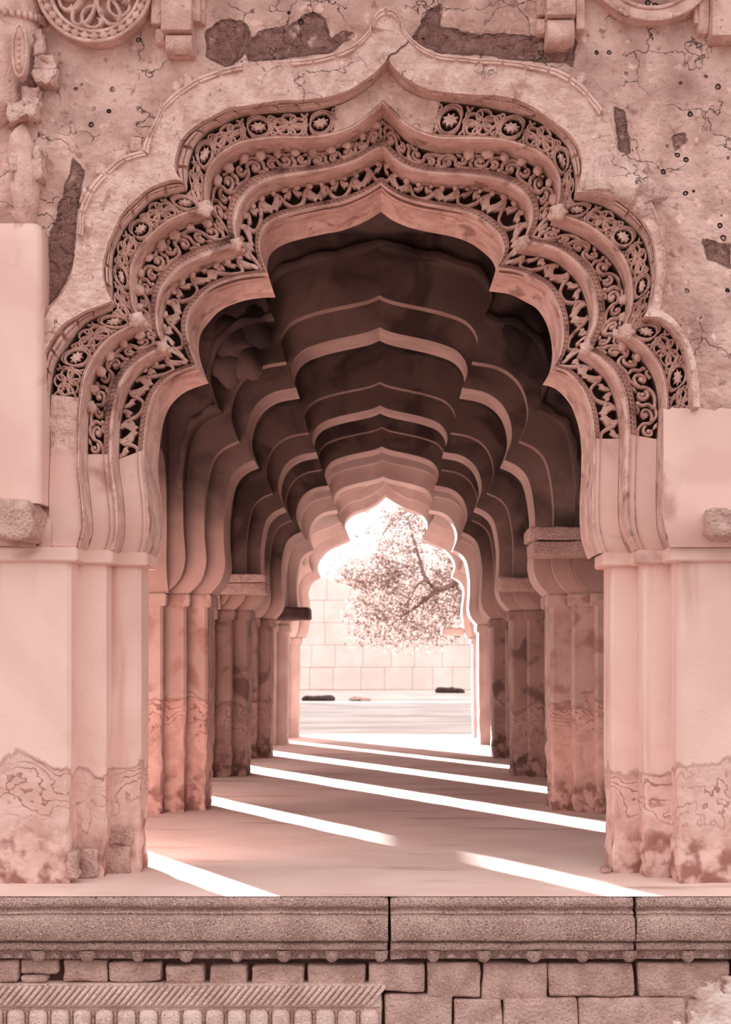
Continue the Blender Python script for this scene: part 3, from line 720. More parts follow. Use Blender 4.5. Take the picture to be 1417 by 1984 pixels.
def cross(i, y, cx, name, label, plab, m, mp, sc_=1., prof=STD, kk=K, wide=2.7, xo=2.6, zt=4.95, depth=.57, steps=((0, 1.23, 1.215, -.30), (1, 1.11, 1.083, -.15))):
    a = thing('cusped_arch', label, 'arch')
    cs = [std_curve(cx, y+dy, fx*sc_, fz, prof, kk) for _, fx, fz, dy in steps]+[std_curve(cx, y, sc_, 1., prof, kk)]
    mb = MB(); mb.grid([frame_pts(cs[0], cx, -wide, wide, zt), cs[0]]); mb.build('spandrel', m, a)
    ys = [s[3]+y for s in steps]+[y]
    for k in range(len(cs)):
        nxt = ys[k+1] if k+1 < len(cs) else y+depth
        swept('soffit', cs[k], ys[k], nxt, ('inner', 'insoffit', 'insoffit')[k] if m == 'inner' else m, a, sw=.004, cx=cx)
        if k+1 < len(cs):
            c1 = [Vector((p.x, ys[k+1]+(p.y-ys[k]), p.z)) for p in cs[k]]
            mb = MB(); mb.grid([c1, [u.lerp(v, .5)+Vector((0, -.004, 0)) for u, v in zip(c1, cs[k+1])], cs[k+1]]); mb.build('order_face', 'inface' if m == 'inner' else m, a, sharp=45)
    mb = MB(); c2 = [Vector((p.x, y+depth, p.z)) for p in cs[-1]]; mb.grid([c2, frame_pts(c2, cx, -wide, wide, zt)]); mb.build('back_spandrel', m, a)
    zi1 = EYE+(HY-prof[0][0][1])*kk; zi0 = zi1-.11
    for sgn, side in ((-1, 'left'), (1, 'right')):
        p = thing('inner_pier', plab % side, 'pier')
        def plan(e):
            X = [cx+sgn*abs(q*sc_-e) for q in PX]; o = sgn*xo
            P = [(o, ys[0]-e*.7), (X[0], ys[0]-e*.7), (X[0], ys[1]-e*.7), (X[1], ys[1]-e*.7), (X[1], ys[2]-e*.7), (X[2], ys[2]-e*.7), (X[2], y+depth+e*.5), (o, y+depth+e*.5)]
            return P if sgn < 0 else P[::-1]
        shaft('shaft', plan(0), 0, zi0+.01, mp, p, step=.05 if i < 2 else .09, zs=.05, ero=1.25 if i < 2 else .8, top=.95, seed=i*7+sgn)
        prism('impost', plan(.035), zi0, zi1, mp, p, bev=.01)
    return a, cs
BY = [3.66, 7.82, 11.2, 14.6]
XO = [2.98, 2.90, 2.36, 2.36, 2.0]
names = ['second', 'third', 'fourth', 'fifth']
XAR = []
for i, y in enumerate(BY):
    cxi = (-.067, -.08, -.07, -.06)[i]
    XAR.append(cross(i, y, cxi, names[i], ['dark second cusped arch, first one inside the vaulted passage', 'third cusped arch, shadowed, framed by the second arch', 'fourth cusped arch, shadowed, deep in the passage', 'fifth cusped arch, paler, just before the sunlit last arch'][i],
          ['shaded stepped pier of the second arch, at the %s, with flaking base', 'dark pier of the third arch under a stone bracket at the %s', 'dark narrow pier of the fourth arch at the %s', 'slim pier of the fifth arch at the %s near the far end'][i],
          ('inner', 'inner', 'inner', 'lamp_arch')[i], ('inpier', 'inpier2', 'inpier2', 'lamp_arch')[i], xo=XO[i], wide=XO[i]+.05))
XAR.append(cross(4, 17.0, -.02, 'last', 'last pale cusped arch at the far end, framing the tree', 'bright far-end pier at the %s, beside the sunlit floor', 'lamp_arch', 'lamp_arch', sc_=1., prof=FAR, kk=27/F_PX, wide=2.05, xo=2.0, zt=4.95, depth=.5, steps=((0, 1.23, 1.12, -.30), (1, 1.11, 1.06, -.15))))

# relief leaves on the spandrels of the second arch, and its scalloped outer rib
a2 = XAR[0][0]; yb = BY[0]-.30
c = XAR[0][1][0]; mb = MB()
for i, p in enumerate(c):
    pass
for part in (c[NF-1:len(c)//2+1], c[len(c)//2:-(NF-1)]):
    rows = []
    for i, p in enumerate(part):
        ctr = Vector((-.067, p.y, 1.9)); o = (p-ctr); o.normalize(); w = .05+.022*abs(math.sin(i*.55)); dd = .03+.02*abs(math.sin(i*.55))
        rows.append([p+Vector((0, .02, 0)), p+o*w*.1+Vector((0, -dd, 0)), p+o*w*.55+Vector((0, -dd*1.2, 0)), p+o*w+Vector((0, -dd, 0)), p+o*(w+.01)+Vector((0, .02, 0))])
    mb.grid(rows)
mb.build('scalloped_rib', 'inner', a2, sharp=60, kind=None)
for s in (-1, 1):
    for k, (px, py, r, an) in enumerate([(452, 660, 46, .2), (492, 640, 40, -.5), (440, 712, 36, .9), (478, 706, 34, 1.6)] if s < 0 else [(1010, 655, 40, .5), (1045, 690, 46, -.3), (1030, 622, 34, 1.2), (1075, 745, 36, .1)]):
        p = W(px, py, yb); q = []
        for t in range(16):
            A = t/16*2*PI; rr_ = r*13.3/F_PX*(.62+.38*abs(math.cos(1.5*(A-an)))); q.append((p.x+rr_*math.cos(A), p.z+rr_*math.sin(A)*1.2))
        mb = MB(); mb.leaf(q, yb-.006, .018, .03); mb.build('relief_leaf', 'inner', a2)

# side arcades along the passage
def side_wall(sgn, ya, yb_, k, th):
    hw = (yb_-ya)/2; cy = (ya+yb_)/2; g = bpy.data.objects.new('wall_left' if sgn < 0 else 'wall_right', None); COL.objects.link(g)
    g['kind'] = 'structure'; g['label'] = 'side arcade wall of the passage'; g['category'] = 'wall'
    fx = hw/(329*K); xf = sgn*1.86
    c = [Vector((xf, cy+p.x, p.z if p.z < 2 else 2+(p.z-2)*min(1, .55+.45*fx))) for p in std_curve(0, 0, fx)]
    c = [Vector((xf, p.y, p.z)) for p in c]
    def fr_(c):
        o = []
        for p in c:
            dy, dz = p.y-cy, p.z-1.7; t = 1e9
            if abs(dy) > 1e-6: t = min(t, (hw+.3)/abs(dy))
            if dz > 1e-6: t = min(t, (4.95-1.7)/dz)
            o.append(Vector((p.x, cy+dy*t, 1.7+dz*t)))
        return o
    c2 = [p+Vector((sgn*th, 0, 0)) for p in c]
    mb = MB(); mb.grid([fr_(c), c, c2, fr_(c2)]); mb.build('arcade_face', 'inner', g, sharp=40)
ends = [PB]+[v for y in BY for v in (y-.3, y+.57)]+[16.7]
for k in range(0, 10, 2):
    for sgn in (-1, 1): side_wall(sgn, ends[k], ends[k+1], k, min(XO[k//2], XO[max(0, k//2-1)])-1.87)
def plate(name, x0, x1, y0, y1, z0, z1, m, label, cat):
    mb = MB(); mb.box(x0, x1, y0, y1, z0, z1); o = mb.build(name, m, None, smooth=False); o['kind'] = 'structure'; o['label'] = label; o['category'] = cat; return o
plate('ceiling', -6.4, 6.4, PB, 17.5, 4.95, 6.1, 'inner', 'ceiling with painted-in shade over the arched passage', 'ceiling')
plate('wall_back_lintel', -6.4, 6.4, 17.3, 17.7, 4.6, 6.1, 'lamp_arch', 'rear parapet above the far arch', 'wall')
plate('trim_1', -3.6, 3.6, -1.95, -.8, 6.1, 6.3, 'rough', 'overhanging stone eave above the facade', 'eave')
mb = MB(); mb.box(-6.1, -5.95, 12.2, 12.5, 0, 3.15); mb.box(-6.1, -5.95, 14.8, 15.1, 0, 3.15); mb.box(-6.1, -5.95, 12.5, 14.8, 2.73, 2.98)  # added out of view to shade a gap in the nearest long stripe
o = mb.build('stripe_blocker', 'inpier', None, smooth=False); o['kind'] = 'structure'; o['label'] = 'added unseen posts and beam breaking a sun stripe, at the outer edge of the left aisle'; o['category'] = 'blocker'
plate('wall_right', 6.0, 6.4, PB, 16.7, 0, 4.95, 'inner', 'solid outer wall of the right aisle', 'wall')
# floor
mb = MB(); ny = 90; nx = 40
mb.grid([[(-6.4+12.8*i/nx, -1.345+19.445*j/ny, .004*noise.noise(Vector((i*.7, j*.5, 0)))*(0 if j < 2 else 1)) for i in range(nx+1)] for j in range(ny+1)])
fl = mb.build('floor', 'floor'); fl['kind'] = 'structure'; fl['label'] = 'worn plaster floor of the passage crossed by thin stripes of sun'; fl['category'] = 'floor'
plate('floor_foundation', -6.3, 6.3, -.7, 17.9, -1.3, -.02, 'joint', 'solid foundation under the floor', 'foundation')
plate('floor_base', -6.4, 6.4, 17.9, 18.1, -.6, -.006, 'granite', 'rear edge of the raised floor', 'floor edge')

# ---------------------------------------------------------------- plinth: coping slabs, masonry, carved band
pl = bpy.data.objects.new('wall_plinth', None); COL.objects.link(pl); pl['kind'] = 'structure'; pl['label'] = 'stone plinth of the building under the floor edge'; pl['category'] = 'plinth'
YE = -1.36
D = YE+10
def zp(py, y=YE): return EYE+(HY-py)*(y+10)/F_PX
PROF = [(.50, -.02), (.03, -.003), (-.002, -.004), (-.018, -.022), (-.022, -.042), (-.014, -.060), (.004, -.068), (.006, -.078), (-.012, -.084), (-.018, -.092), (-.010, -.100), (-.014, -.106), (-.052, -.112), (-.060, -.122), (-.060, -.228), (-.052, -.238), (-.004, -.242),
        (.0, -.250), (-.020, -.254), (-.028, -.262), (-.028, -.286), (-.020, -.294), (.004, -.298), (.030, -.304), (.034, -.352), (.060, -.356), (.3, -.356)]
def coping(x0, x1, seed, label):
    n = max(6, int((x1-x0)/.045)); rows = []
    root = thing('coping_stone', label, 'coping stone')
    for i in range(n+1):
        x = x0+(x1-x0)*i/n; r = []
        for y, z in PROF:
            v = Vector((x*6, y*9, z*9+seed)); d = noise.noise(v)*.006+noise.noise(v*3.3)*.004
            e = .012 if i in (0, n) else 0
            r.append((x+(noise.noise(Vector((seed, y*8, z*8)))*.01 if i in (0, n) else 0), YE+.02+y+d+e, z+d*.6-(e*.4)))
        rows.append(r)
    mb = MB(); mb.grid(rows)
    for rr_ in (rows[0], rows[-1]):
        b = len(mb.v); mb.v += [Vector(p) for p in rr_]; mb.f.append(tuple(range(b, b+len(rr_))))
    mb.build('moulded_slab', 'granite', root, sharp=50)
    return root
J = [-2.9, .004, .020, 1.361, 1.377, 2.8]
cop = [coping(J[0], J[1], 1, 'long moulded granite coping stone under the floor edge, left of the joint mid-threshold'),
       coping(J[2], J[3], 5, 'shorter moulded granite coping stone between the two open vertical joints'),
       coping(J[4], J[5], 9, 'moulded granite coping stone below the right front pier, beyond the second open joint')]
PEND = [-20, 73, 168, 267, 360, 458, 550, 643, 738, 840, 938, 1035, 1130, 1221, 1335, 1432]
for px in PEND:
    x = W(px, 1850, YE+.02).x; root = cop[0] if x < .01 else (cop[1] if x < 1.37 else cop[2]); mb = MB(); rows = []
    wp = random.uniform(.042, .052)
    for j in range(6):
        a = j/5*PI/2; rows.append([(x+wp*math.sin(t/12*PI-PI/2)*math.cos(a*.9), YE+.05-.045*math.cos(t/12*PI-PI/2)*math.cos(a*.8)-.004, -.300-.068*math.sin(a)) for t in range(13)])
    mb.grid(rows); mb.build('pendant', 'granite', root)
    for dx in (-1, 1):   # little
        if any(abs(x+dx*.09-j_) < .075 for j_ in J): continue
        # little swag between pendants
        mb = MB(); mb.grid([[(x+dx*(.06+.075*t/6), YE+.05-.022*math.sin(PI*t/6)**.5-.004*j, -.352+.036*math.sin(PI*t/6)*(1-j/3.)+.004*j) for t in range(7)] for j in range(4)]); mb.build('swag', 'granite', root)
mb = MB(); mb.box(-3, 2.9, YE+.16, YE+.6, -1.3, -.02); mb.build('joint_backing', 'joint', pl, smooth=False)
YS = YE+.075
def stone(a, b, c, d, seed, m='block', dy=0.):
    p, q = W(a, d, YS), W(b, c, YS); return roughbox('stone', p.x, q.x, YS+dy+random.uniform(-.012, .012), YS+.16, p.z, q.z, m, pl, amp=.010, cuts=3, seed=seed, bev=.015, fq=7)
S = [(-60,-25,1862,1902),(-20,36,1861,1902),(39,112,1860,1888),(40,90,1890,1903),(121,208,1862,1903),(212,312,1865,1904),(322,394,1871,1907),(405,479,1871,1909),(488,590,1871,1915),(596,708,1872,1917),(714,824,1868,1920),(828,931,1867,1934),(935,1061,1867,1940),(1064,1229,1867,1931),(1237,1417,1866,1934),(1421,1560,1866,1934),
     (746,877,1927,2020),(880,974,1937,2020),(977,1119,1934,2020),(1122,1330,1934,2020),(1334,1560,1938,2020),(703,740,1920,2020)]
for i, q in enumerate(S): stone(*q, seed=i)
mort = MB(); rows = []
for i in range(56):
    rows.append([])
    for j in range(50):
        px = 1290+i*4; py = 1890+j*2.6; p = W(px, py, YS-.01); n = noise.noise(Vector((p.x*7, 4, p.z*7)))+.5*noise.noise(Vector((p.x*19, 4, p.z*19)))+.3*noise.noise(Vector((p.x*50, 4, p.z*50)))
        cover = (px-1345)/80+(py-1930)/60*.6+n*1.1
        rows[-1].append((p.x, YS-.018+.05*min(1, max(0, .5-cover*3))-.008*n, p.z))
mort.grid(rows); mort.build('mortar_smear', 'mortar', pl)
# carved band: slanting rope ribs above, square beads below
xe = W(738, 1940, YS-.03).x
mb = MB(); z0, z1 = zp(1948, YS-.03), zp(1910, YS-.03)
mb.box(-2.9, xe, YS-.012, YS+.1, z0-.012, z1+.008); mb.build('rope_band_bed', 'palestone', pl, smooth=False)
nb = 62
for k in range(nb):
    xc = -2.4+(xe+2.4)*(k+.5)/nb; 
    mb = MB(); rows = []
    for j in range(7):
        t = j/6; zz = z0+(z1-z0)*t; xx = xc-.045+.09*t; w = .0165; rows.append([(xx+w*math.cos(a), YS-.014-.024*math.sin(a)*(math.sin(PI*(.12+.76*t))**.5), zz) for a in [PI*q/6 for q in range(7)]])
    if xc > -2.4: mb.grid(rows); mb.build('rope_rib', 'palestone', pl)
z2 = zp(1955, YS-.03)
mb = MB(); mb.box(-2.9, xe, YS-.006, YS+.1, -.95, z0-.014); mb.build('bead_band_bed', 'block', pl, smooth=False)
bead0 = None
for k in range(-3, 18):
    px = 716-42.8*k
    if bead0 is None:
        o = roughbox('bead', -.052, .052, -.03, .04, -.062, .062, 'palestone', pl, amp=.004, cuts=2, bev=.028); bead0 = o; me0 = o.data
        bpy.data.objects.remove(o)
    if px > 735: continue
    o = bpy.data.objects.new('bead', me0); COL.objects.link(o); o.parent = pl; q = W(px, 1957, YS-.02); o.location = (q.x, YS-.02, q.z-.062); o.scale = (random.uniform(.92, 1.03), 1, 1)
    q = W(px-21.5, 1957, YS-.02); mb = MB(); mb.box(q.x-.006, q.x+.006, YS-.02, YS+.02, q.z-.12, q.z-.004); mb.build('bead_spacer', 'granite', pl, smooth=False)
mb = MB(); mb.grid([[(-60+i*6.0, -1.6-j*3., -1.3) for i in range(21)] for j in range(8)]); g = mb.build('ground_front', 'earth'); g['kind'] = 'structure'; g['label'] = 'ground in front of the plinth'; g['category'] = 'ground'

# ---------------------------------------------------------------- stub stones and stone brackets
def stubs(x0, x1, y0, y1, z0, z1, m, label, seed, split=None, amp=.014):
    t = thing('stone_bracket', label, 'bracket', group=None)
    if split:
        roughbox('upper_slab', x0, x1, y0, y1, split+.004, z1, m, t, amp=amp, seed=seed, bev=.012); roughbox('lower_slab', x0+.03, x1, y0+.03, y1, z0, split-.004, m, t, amp=amp, seed=seed+4, bev=.012)
    else: roughbox('block', x0, x1, y0, y1, z0, z1, m, t, amp=amp, seed=seed, bev=.03)
    return t
a, b = W(-20, 1042, YW-.3), W(62, 970, YW-.3); stubs(a.x, b.x, YW-.3, YW+.08, a.z, b.z, 'block', 'broken rough stone stub projecting from the wall left of the arch foot', 1, amp=.034)
a, b = W(1372, 1040, YW-.25), W(1470, 985, YW-.25); stubs(a.x, b.x, YW-.25, YW+.08, a.z, b.z, 'block', 'broken rough stone stub projecting from the wall right of the arch foot', 2, amp=.034)
a, b = W(1027, 1074, 2.9), W(1210, 1020, 2.9); stubs(a.x, b.x, 2.9, 3.5, a.z, b.z, 'granite', 'pale two-layered stone bracket projecting from the right pier of the second arch', 3, split=a.z+.118, amp=.007)
a, b = W(966, 1144, 7.2), W(1080, 1117, 7.2); stubs(a.x, b.x, 7.2, 7.7, a.z, b.z, 'granite', 'stone bracket on top of the right pier of the third arch', 4, amp=.008)
a, b = W(400, 1150, 7.2), W(514, 1112, 7.2); stubs(a.x, b.x, 7.2, 7.7, a.z, b.z, 'granite', 'stone bracket on top of the left pier of the third arch', 5, split=a.z+.12, amp=.008)
a, b = W(520, 1199, 13.6), W(599, 1176, 13.6); stubs(a.x, b.x, 13.6, 14.5, a.z, b.z, 'darkstone', 'black-looking stone bracket jutting left of the far opening', 6, amp=.01)
a, b = W(856, 1231, 16.9), W(900, 1216, 16.9); stubs(a.x, b.x, 16.9, 17.3, a.z, b.z, 'lamp_arch', 'small pale stone bracket at the right side of the far opening', 7, amp=.01)

# ---------------------------------------------------------------- stucco ornaments on the facade
def torus_arc(mb, c, R, r, y, n=64, m_=8, sx=1.):
    mb.grid([[(c[0]+(R+r*math.cos(b))*math.cos(a)*sx, y-r*math.sin(b), c[1]+(R+r*math.cos(b))*math.sin(a)) for b in [2*PI*q/m_ for q in range(m_)]] for a in [2*PI*i/n for i in range(n+1)]], closed=True)
def roundel(px, py, rpx, rich, label):
    y = YW-0.1; p = W(px, py, y); R = rpx*9.0/F_PX; t = thing('roundel', label, 'medallion'); c = (p.x, p.z)
    mb = MB(); mb.grid([[(c[0]+R*q*math.cos(a), yy, c[1]+R*q*math.sin(a)) for a in [2*PI*i/64 for i in range(65)]] for q, yy in ((0.001, YW+0.02), (.74, YW+0.015), (.76, YW-0.08), (1., YW-0.1), (1.01, YW+0.03))]); mb.build('disc', 'carved', t, sharp=40)
    mb = MB(); torus_arc(mb, c, R*.985, .013, y-.004); torus_arc(mb, c, R*.80, .012, y+.01); mb.build('ring', 'carved', t)
    if rich:
        for k in range(34):
            a = 2*PI*(k+.5)/34; cc = (c[0]+R*.90*math.cos(a), c[1]+R*.90*math.sin(a)); mb = MB()
            q = [(cc[0]+.030*rr_*math.cos(a+e), cc[1]+.030*rr_*math.sin(a+e)) for e, rr_ in ((0, .9), (.8, .75), (1.57, 1.0), (2.4, .6), (3.14, .9), (3.9, .6), (4.71, 1.0), (5.5, .75))]
            mb.leaf(q, y-.005, .022, .03); mb.build('scallop', 'carved', t)
        mb = MB()
        for k in range(6):
            a0 = 2*PI*k/6+.4
            mb.ribbon([(c[0]+R*(.72*math.sin(PI*t_/14))*math.cos(a0+1.3*t_/14), c[1]+R*(.72*math.sin(PI*t_/14))*math.sin(a0+1.3*t_/14)) for t_ in range(15)], .011, YW-0.045, .022, .07)
            mb.ribbon([(c[0]+R*(.50+.19*math.cos(q_))*math.cos(a0)-R*.19*math.sin(q_)*math.sin(a0), c[1]+R*(.50+.19*math.cos(q_))*math.sin(a0)+R*.19*math.sin(q_)*math.cos(a0)) for q_ in [2*PI*i/16 for i in range(17)]], .010, YW-0.045, .018, .07)
        mb.build('vine_tracery', 'carved', t)
        for k in range(12):
            a = 2*PI*k/12+.15; rr_ = R*(.56 if k % 2 else .66); cc = (c[0]+rr_*math.cos(a), c[1]+rr_*math.sin(a)); mb = MB()
            mb.leaf([(cc[0]+.034*(1 if i % 2 else .5)*math.cos(i*PI/4+a), cc[1]+.034*(1 if i % 2 else .5)*math.sin(i*PI/4+a)) for i in range(8)], YW-0.03, .03, .06); mb.build('relief_leaf', 'carved', t)
    else:
        mb = MB(); torus_arc(mb, c, R*.62, .012, y+.02); mb.build('inner_ring', 'carved', t)
    return t
roundel(183, -30, 112, True, 'round pierced medallion with vine tracery and scalloped rim, cut by the top edge')
roundel(1265, -93, 133, False, 'large worn plain-ringed medallion at the top edge, right of the arch point')
def corbel(label, blocks):
    t = thing('corbel', label, 'corbel')
    for nm, xa, xb, ya, yb2, pr_, rnd in blocks:
        y = YW-pr_; a, b = W(xa, yb2, y), W(xb, ya, y)
        if rnd:
            mb = MB(); rows = []; cz, rz = (a.z+b.z)/2, (b.z-a.z)/2
            for x in (a.x, a.x+.006, b.x-.006, b.x):
                e = .9 if x in (a.x, b.x) else 1.
                rows.append([(x, YW+0.02-(pr_-.0)*(.35+.65*max(0, math.cos(q))**.6)*e if abs(q) < PI/2-.01 else YW+0.04, cz+rz*e*math.sin(q)) for q in [-PI/2+PI*i/14 for i in range(15)]])
            mb.grid(rows)
            for r_ in (rows[0], rows[-1]):
                bb = len(mb.v); mb.v += [Vector(p) for p in r_]; mb.f.append(tuple(range(bb, bb+len(r_))))
            mb.build(nm, 'carved', t, sharp=40)
        else:
            roughbox(nm, a.x, b.x, y, YW+0.04, a.z, b.z, 'carved', t, amp=.003, cuts=2, bev=.008)
corbel('stepped stucco corbel between the pierced medallion and the arch shoulder', [('block', 311, 371, -90, 58, .17, 0), ('roll', 318, 372, 57, 96, .18, 1), ('side_fin', 292, 312, -90, 46, .08, 0), ('side_roll', 300, 318, 48, 80, .10, 1), ('side_fin', 371, 388, -90, 40, .10, 0), ('side_fin', 386, 397, -90, 46, .05, 0)])
corbel('stepped stucco corbel right of the arch point, beside the plain medallion', [('block', 1060, 1117, -90, 28, .16, 0), ('roll', 1061, 1116, 27, 76, .17, 1), ('side_fin', 1040, 1060, -90, 28, .07, 0), ('side_roll', 1041, 1059, 29, 60, .09, 1), ('side_fin', 1117, 1134, -90, 56, .09, 0)])
corbel('stucco corbel in the top right corner, cut by the frame edge', [('block', 1381, 1450, -90, 68, .16, 0), ('side_fin', 1346, 1356, -90, 44, .06, 0), ('side_fin', 1357, 1378, -90, 58, .11, 1)])
# bowl shaped hanging ornament with oval cartouche, broken on its right flank
t = thing('hanging_bowl', 'bulbous broken stucco bowl ornament with oval cartouche in the top left corner', 'ornament')
c = W(-22, 0, YW-0.12); mb = MB(); sec = [(-120, 90), (-60, 92), (-8, 90), (0, 95), (18, 95), (40, 90), (60, 96), (95, 95), (130, 88), (165, 74), (195, 56), (220, 34), (236, 12), (240, 1)]
rows = []
for py, r in sec:
    z = W(0, py, YW-0.12).z; rr_ = r*8.98/F_PX; rows.append([(c.x+rr_*math.cos(a), YW-.6*rr_*max(0, math.sin(a))-(.0), z) for a in [PI*i/30 for i in range(31)]])
mb.grid(rows); mb.build('bowl', 'carved', t)
mb = MB()
for k in range(22):
    a = PI*(k+.5)/22; rr_ = 100*8.98/F_PX; x, y, z = c.x+rr_*math.cos(a), YW-.6*rr_*math.sin(a), W(0, 28, YW-0.12).z
    mb.leaf([(x+.016*math.cos(q), z+.024*math.sin(q)) for q in [2*PI*i/8 for i in range(8)]], y-.004, .012, .03)
mb.build('bead_strip', 'carved', t, kind='stuff')
mb = MB(); p = W(38, 98, YW-0.2); mb.leaf([(p.x+.044*math.cos(q), p.z+.155*math.sin(q)) for q in [2*PI*i/22 for i in range(22)]], YW-0.192, .014, .06); cart = mb.build('cartouche', 'carved', t)
mb = MB(); mb.ribbon([(p.x+.040*math.cos(q), p.z+.148*math.sin(q)) for q in [2*PI*i/26 for i in range(27)]], .008, YW-0.2, .012, .03); mb.build('cartouche_rim', 'carved', cart)
for k in range(6):
    mb = MB(); q_ = W(36, 72+k*12, YW-0.21); mb.leaf([(q_.x+.011*math.cos(q), q_.z+.013*math.sin(q)) for q in [2*PI*i/7 for i in range(7)]], YW-0.205, .016, .02); mb.build('bud', 'carved', cart)
for i, (xa, xb, ya, yb2) in enumerate([(60, 104, 104, 158), (44, 74, 168, 200), (14, 60, 196, 232), (48, 72, 196, 226), (66, 80, 60, 108)]):
    a, b = W(xa, yb2, YW-0.12), W(xb, ya, YW-0.12); roughbox('broken_lump', a.x, b.x, YW-0.12, YW+0.04, a.z, b.z, 'band', t, amp=.034, seed=i, bev=.008, fq=13.)
t = thing('hanging_bud', 'leaf-shaped hanging stucco bud below the broken bowl ornament', 'ornament')
rows = []
for py, xl, xr, dp in [(228, 38, 42, .02), (242, 22, 50, .07), (258, 12, 56, .10), (285, 9, 66, .12), (320, 12, 74, .13), (355, 14, 74, .13), (390, 20, 68, .11), (420, 27, 62, .09), (440, 36, 56, .06), (450, 44, 48, .02)]:
    a, b = W(xl, py, YW-.1), W(xr, py, YW-.1); rows.append([((a.x+b.x)/2-(b.x-a.x)/2*math.cos(q), YW-dp*max(0, math.sin(q))**.8-(.012 if 5 < i_ < 8 else 0), a.z) for i_, q in enumerate([PI*i/13 for i in range(14)])])
mb = MB(); mb.grid(rows); mb.build('bud_body', 'carved', t)
a, b = W(62, 350, YW-.1), W(84, 285, YW-.1); roughbox('broken_edge', a.x, b.x, YW-0.1, YW+0.03, a.z, b.z, 'band', t, amp=.02, seed=21, bev=.015)
a, b = W(18, 330, YW-0.14), W(36, 292, YW-0.14); roughbox('chipped_patch', a.x, b.x, YW-0.135, YW-0.05, a.z, b.z, 'band', t, amp=.012, seed=24, bev=.012)
# small stumps standing on the arch rim at the left, and a hole-shadowed chip on the right
for i, (xa, xb, ya, yb2) in enumerate([(252, 274, 264, 292), (221, 246, 290, 312), (186, 204, 316, 338), (158, 172, 360, 380), (356, 372, 140, 168)]):
    a, b = W(xa, yb2, YW-0.06), W(xb, ya, YW-0.06); o = roughbox('broken_stump', a.x, b.x, YW-0.06, YW+0.06, a.z, b.z, 'band', arch, amp=.008, seed=i+30, bev=.012, cuts=3)
# loose pale flake of plaster band at the right shoulder
q = [(1200,300),(1225,318),(1262,345),(1296,380),(1270,384),(1248,392),(1262,412),(1244,420),(1225,400),(1200,380),(1176,368),(1150,366),(1128,366),(1140,330),(1165,300)]
mb = MB(); mb.leaf([(W(x, y, P0-.02).x, W(x, y, P0-.02).z) for x, y in q], P0-.012, .006, .08); mb.build('plaster_flake', 'band', arch)

# ---------------------------------------------------------------- beyond the far arch
mb = MB(); rows = []
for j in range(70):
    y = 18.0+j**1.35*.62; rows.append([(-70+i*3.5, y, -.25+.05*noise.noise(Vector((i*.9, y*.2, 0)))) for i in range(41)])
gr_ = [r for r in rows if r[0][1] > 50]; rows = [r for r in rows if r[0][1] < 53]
mb.grid(gr_); g = mb.build('ground_strip', 'lightened_ground'); g['kind'] = 'structure'; g['label'] = 'strip of ground lightened in colour where the shadow lies, at the foot of the enclosure wall'; g['category'] = 'lightened_ground'
mb = MB(); mb.grid(rows); g = mb.build('ground_back', 'ground'); g['kind'] = 'structure'; g['label'] = 'dusty sunlit ground beyond the far arch'; g['category'] = 'ground'
for sgn, nm in ((-1, 'ground_left'), (1, 'ground_right')):
    mb = MB(); mb.grid([[(sgn*(6.4+i*8), -1.6+j*2.2, -.25) for i in range(9)] for j in range(10)]); g = mb.build(nm, 'ground'); g['kind'] = 'structure'; g['label'] = 'open ground beside the building'; g['category'] = 'ground'
yw = 80.; fw = bpy.data.objects.new('wall_back', None); COL.objects.link(fw); fw['kind'] = 'structure'; fw['label'] = 'tall pale block-built enclosure wall far behind the tree'; fw['category'] = 'wall'
zb, zt = -.25, EYE+(HY-1120)*90/F_PX
mb = MB(); mb.box(-40, 40, yw+.12, yw+1.2, zb-.3, zt-.02); mb.build('wall_core', 'farwall', fw, smooth=False)
hh = (zt-zb)/5
base_me = {}
for r in range(5):
    x = -7.2-random.random()*.5
    while x < 7.2:
        w = random.choice((1.15, 1.35, 1.6)); key = (w,)
        if key not in base_me:
            bm = bmesh.new(); bmesh.ops.create_cube(bm, size=1.); bmesh.ops.scale(bm, vec=(w-.015, .3, hh-.015), verts=bm.verts); bmesh.ops.bevel(bm, geom=list(bm.edges), offset=.015, segments=1, affect='EDGES')
            me = bpy.data.meshes.new('stone'); bm.to_mesh(me); bm.free(); me.materials.append(M['farwall']); base_me[key] = me
        o = bpy.data.objects.new('stone', base_me[key]); COL.objects.link(o); o.parent = fw; o.location = (x+w/2, yw+.08+random.uniform(-.03, .03), zb+hh*(r+.5)); x += w
def rock(px, py, wpx, hpx, y, label, seed, m='block'):
    p = W(px, py, y); k = (y+10)/F_PX; o = roughbox('rock', p.x-wpx*k/2, p.x+wpx*k/2, y-.5, y+.5, -.30, -.27+hpx*k+.02, m, None, amp=.10, cuts=4, seed=seed, bev=.12, fq=1.6)
    tag(o, label, 'rock'); return o
rock(618, 1362, 62, 8, 54, 'long low dark rock lying on the ground at the far opening, left side', 3, 'darkstone')
rock(698, 1364, 38, 5, 54, 'small flat rock on the ground right of the long dark one', 6)
rock(872, 1330, 56, 9, 70, 'low dark rock at the foot of the enclosure wall', 9, 'darkstone')

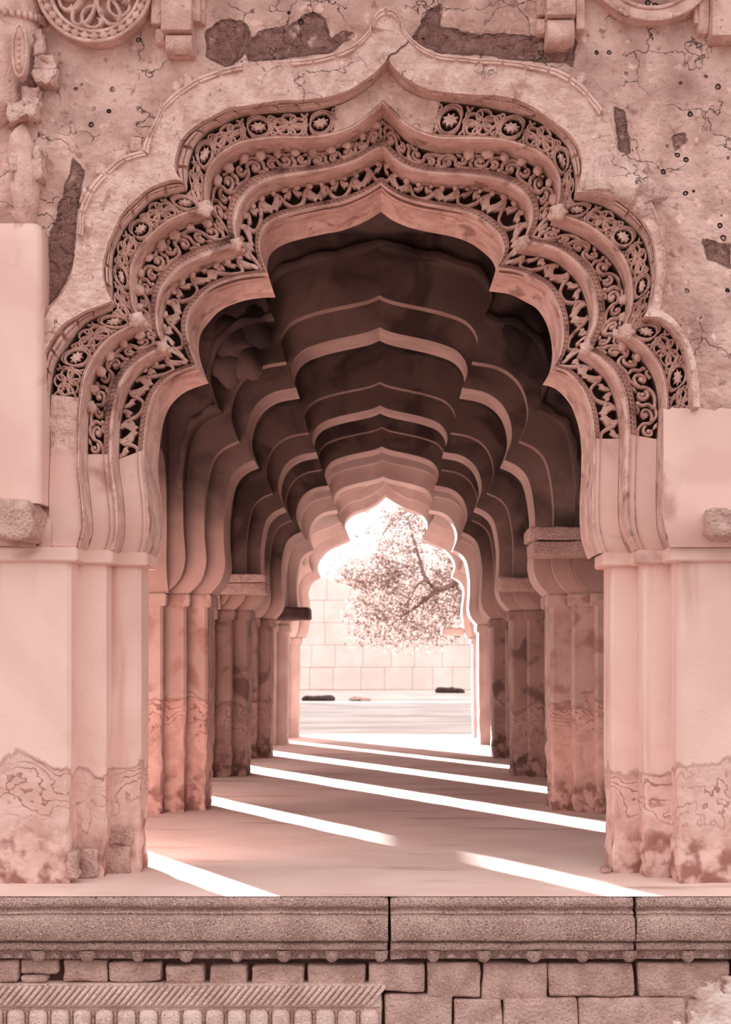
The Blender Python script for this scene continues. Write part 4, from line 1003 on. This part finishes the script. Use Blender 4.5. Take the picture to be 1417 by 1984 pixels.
# tree: trunk out of sight behind the right side, a drooping crown in view
tr = thing('tree', 'hazy leafy tree with drooping crown seen through the far arch', 'tree')
YT = 30.
def limb(P, r0, r1, name):
    pts = catmull([W(a, b, YT+dy) for a, b, dy in P], 18); rows = []
    for i, p in enumerate(pts):
        r = r0+(r1-r0)*i/17; t = (pts[min(17, i+1)]-pts[max(0, i-1)]).normalized(); u = t.orthogonal().normalized(); v = t.cross(u)
        rows.append([p+u*r*math.cos(a)+v*r*math.sin(a) for a in [2*PI*q/7 for q in range(7)]])
    mb = MB(); mb.grid(rows, closed=True); mb.build(name, 'bark', tr)
limb([(1010, 1410, 0), (1000, 1300, 0), (975, 1190, 0), (950, 1120, 0), (925, 1060, 0)], .30, .16, 'trunk')
limb([(962, 1150, 0), (920, 1105, 0), (885, 1128, -.3), (850, 1142, -.5), (826, 1122, -.5), (812, 1080, -.3)], .12, .035, 'branch')
limb([(826, 1122, -.5), (808, 1135, -.6), (796, 1160, -.6)], .04, .015, 'branch')
limb([(925, 1060, 0), (880, 1010, .3), (820, 980, .5), (770, 1000, .6), (740, 1040, .6)], .14, .03, 'branch')
limb([(850, 1142, -.5), (800, 1180, 0), (770, 1200, .3), (745, 1225, .5)], .06, .02, 'branch')
limb([(812, 1080, -.3), (800, 1040, -.2), (790, 1000, 0)], .035, .015, 'branch')
blobs = [(860,1010,70,40,.6),(800,1010,60,40,.4),(905,1070,60,50,.7),(835,1060,60,35,.3),(770,1080,55,45,.85),(720,1110,60,38,.8),(690,1120,45,22,.7),(800,1130,70,45,.8),(870,1150,60,60,.9),(740,1160,60,45,.8),(760,1215,60,40,.75),(820,1200,60,50,.8),(700,1190,40,45,.6),(760,1000,30,24,.6),(930,1150,60,70,.9),(860,1225,40,30,.6),(720,1240,35,18,.3),(690,1235,30,30,.2),(800,1255,60,18,.25),(740,1040,60,30,.22),(655,1110,30,20,.3),(880,1090,50,40,.5),(880,960,90,30,.9),(700,990,22,10,.12),(655,1075,22,14,.10)]
mb = MB()
for bx, by, rx, rz, dn in blobs:
    n = int(rx*rz*dn*.36)
    for _ in range(n):
        while True:
            a, b, c_ = random.uniform(-1, 1), random.uniform(-1, 1), random.uniform(-1, 1)
            if a*a+b*b+c_*c_ < 1: break
        p = W(bx+a*rx, by+b*rz, YT+.6*c_); s_ = random.uniform(.035, .075)
        u = Vector((random.gauss(0, 1), random.gauss(0, 1), random.gauss(-.3, 1))).normalized(); v = u.orthogonal().normalized(); v = v*math.cos(s_*90)+u.cross(v)*math.sin(s_*90); bb = len(mb.v)
        k_ = u.cross(v)*.15*s_
        mb.v += [p-u*s_, p+v*s_*.5+k_, p+u*s_, p-v*s_*.5+k_]; mb.f += [(bb, bb+1, bb+2), (bb, bb+2, bb+3)]
mb.build('foliage', 'leaf', tr, smooth=False, kind='stuff')
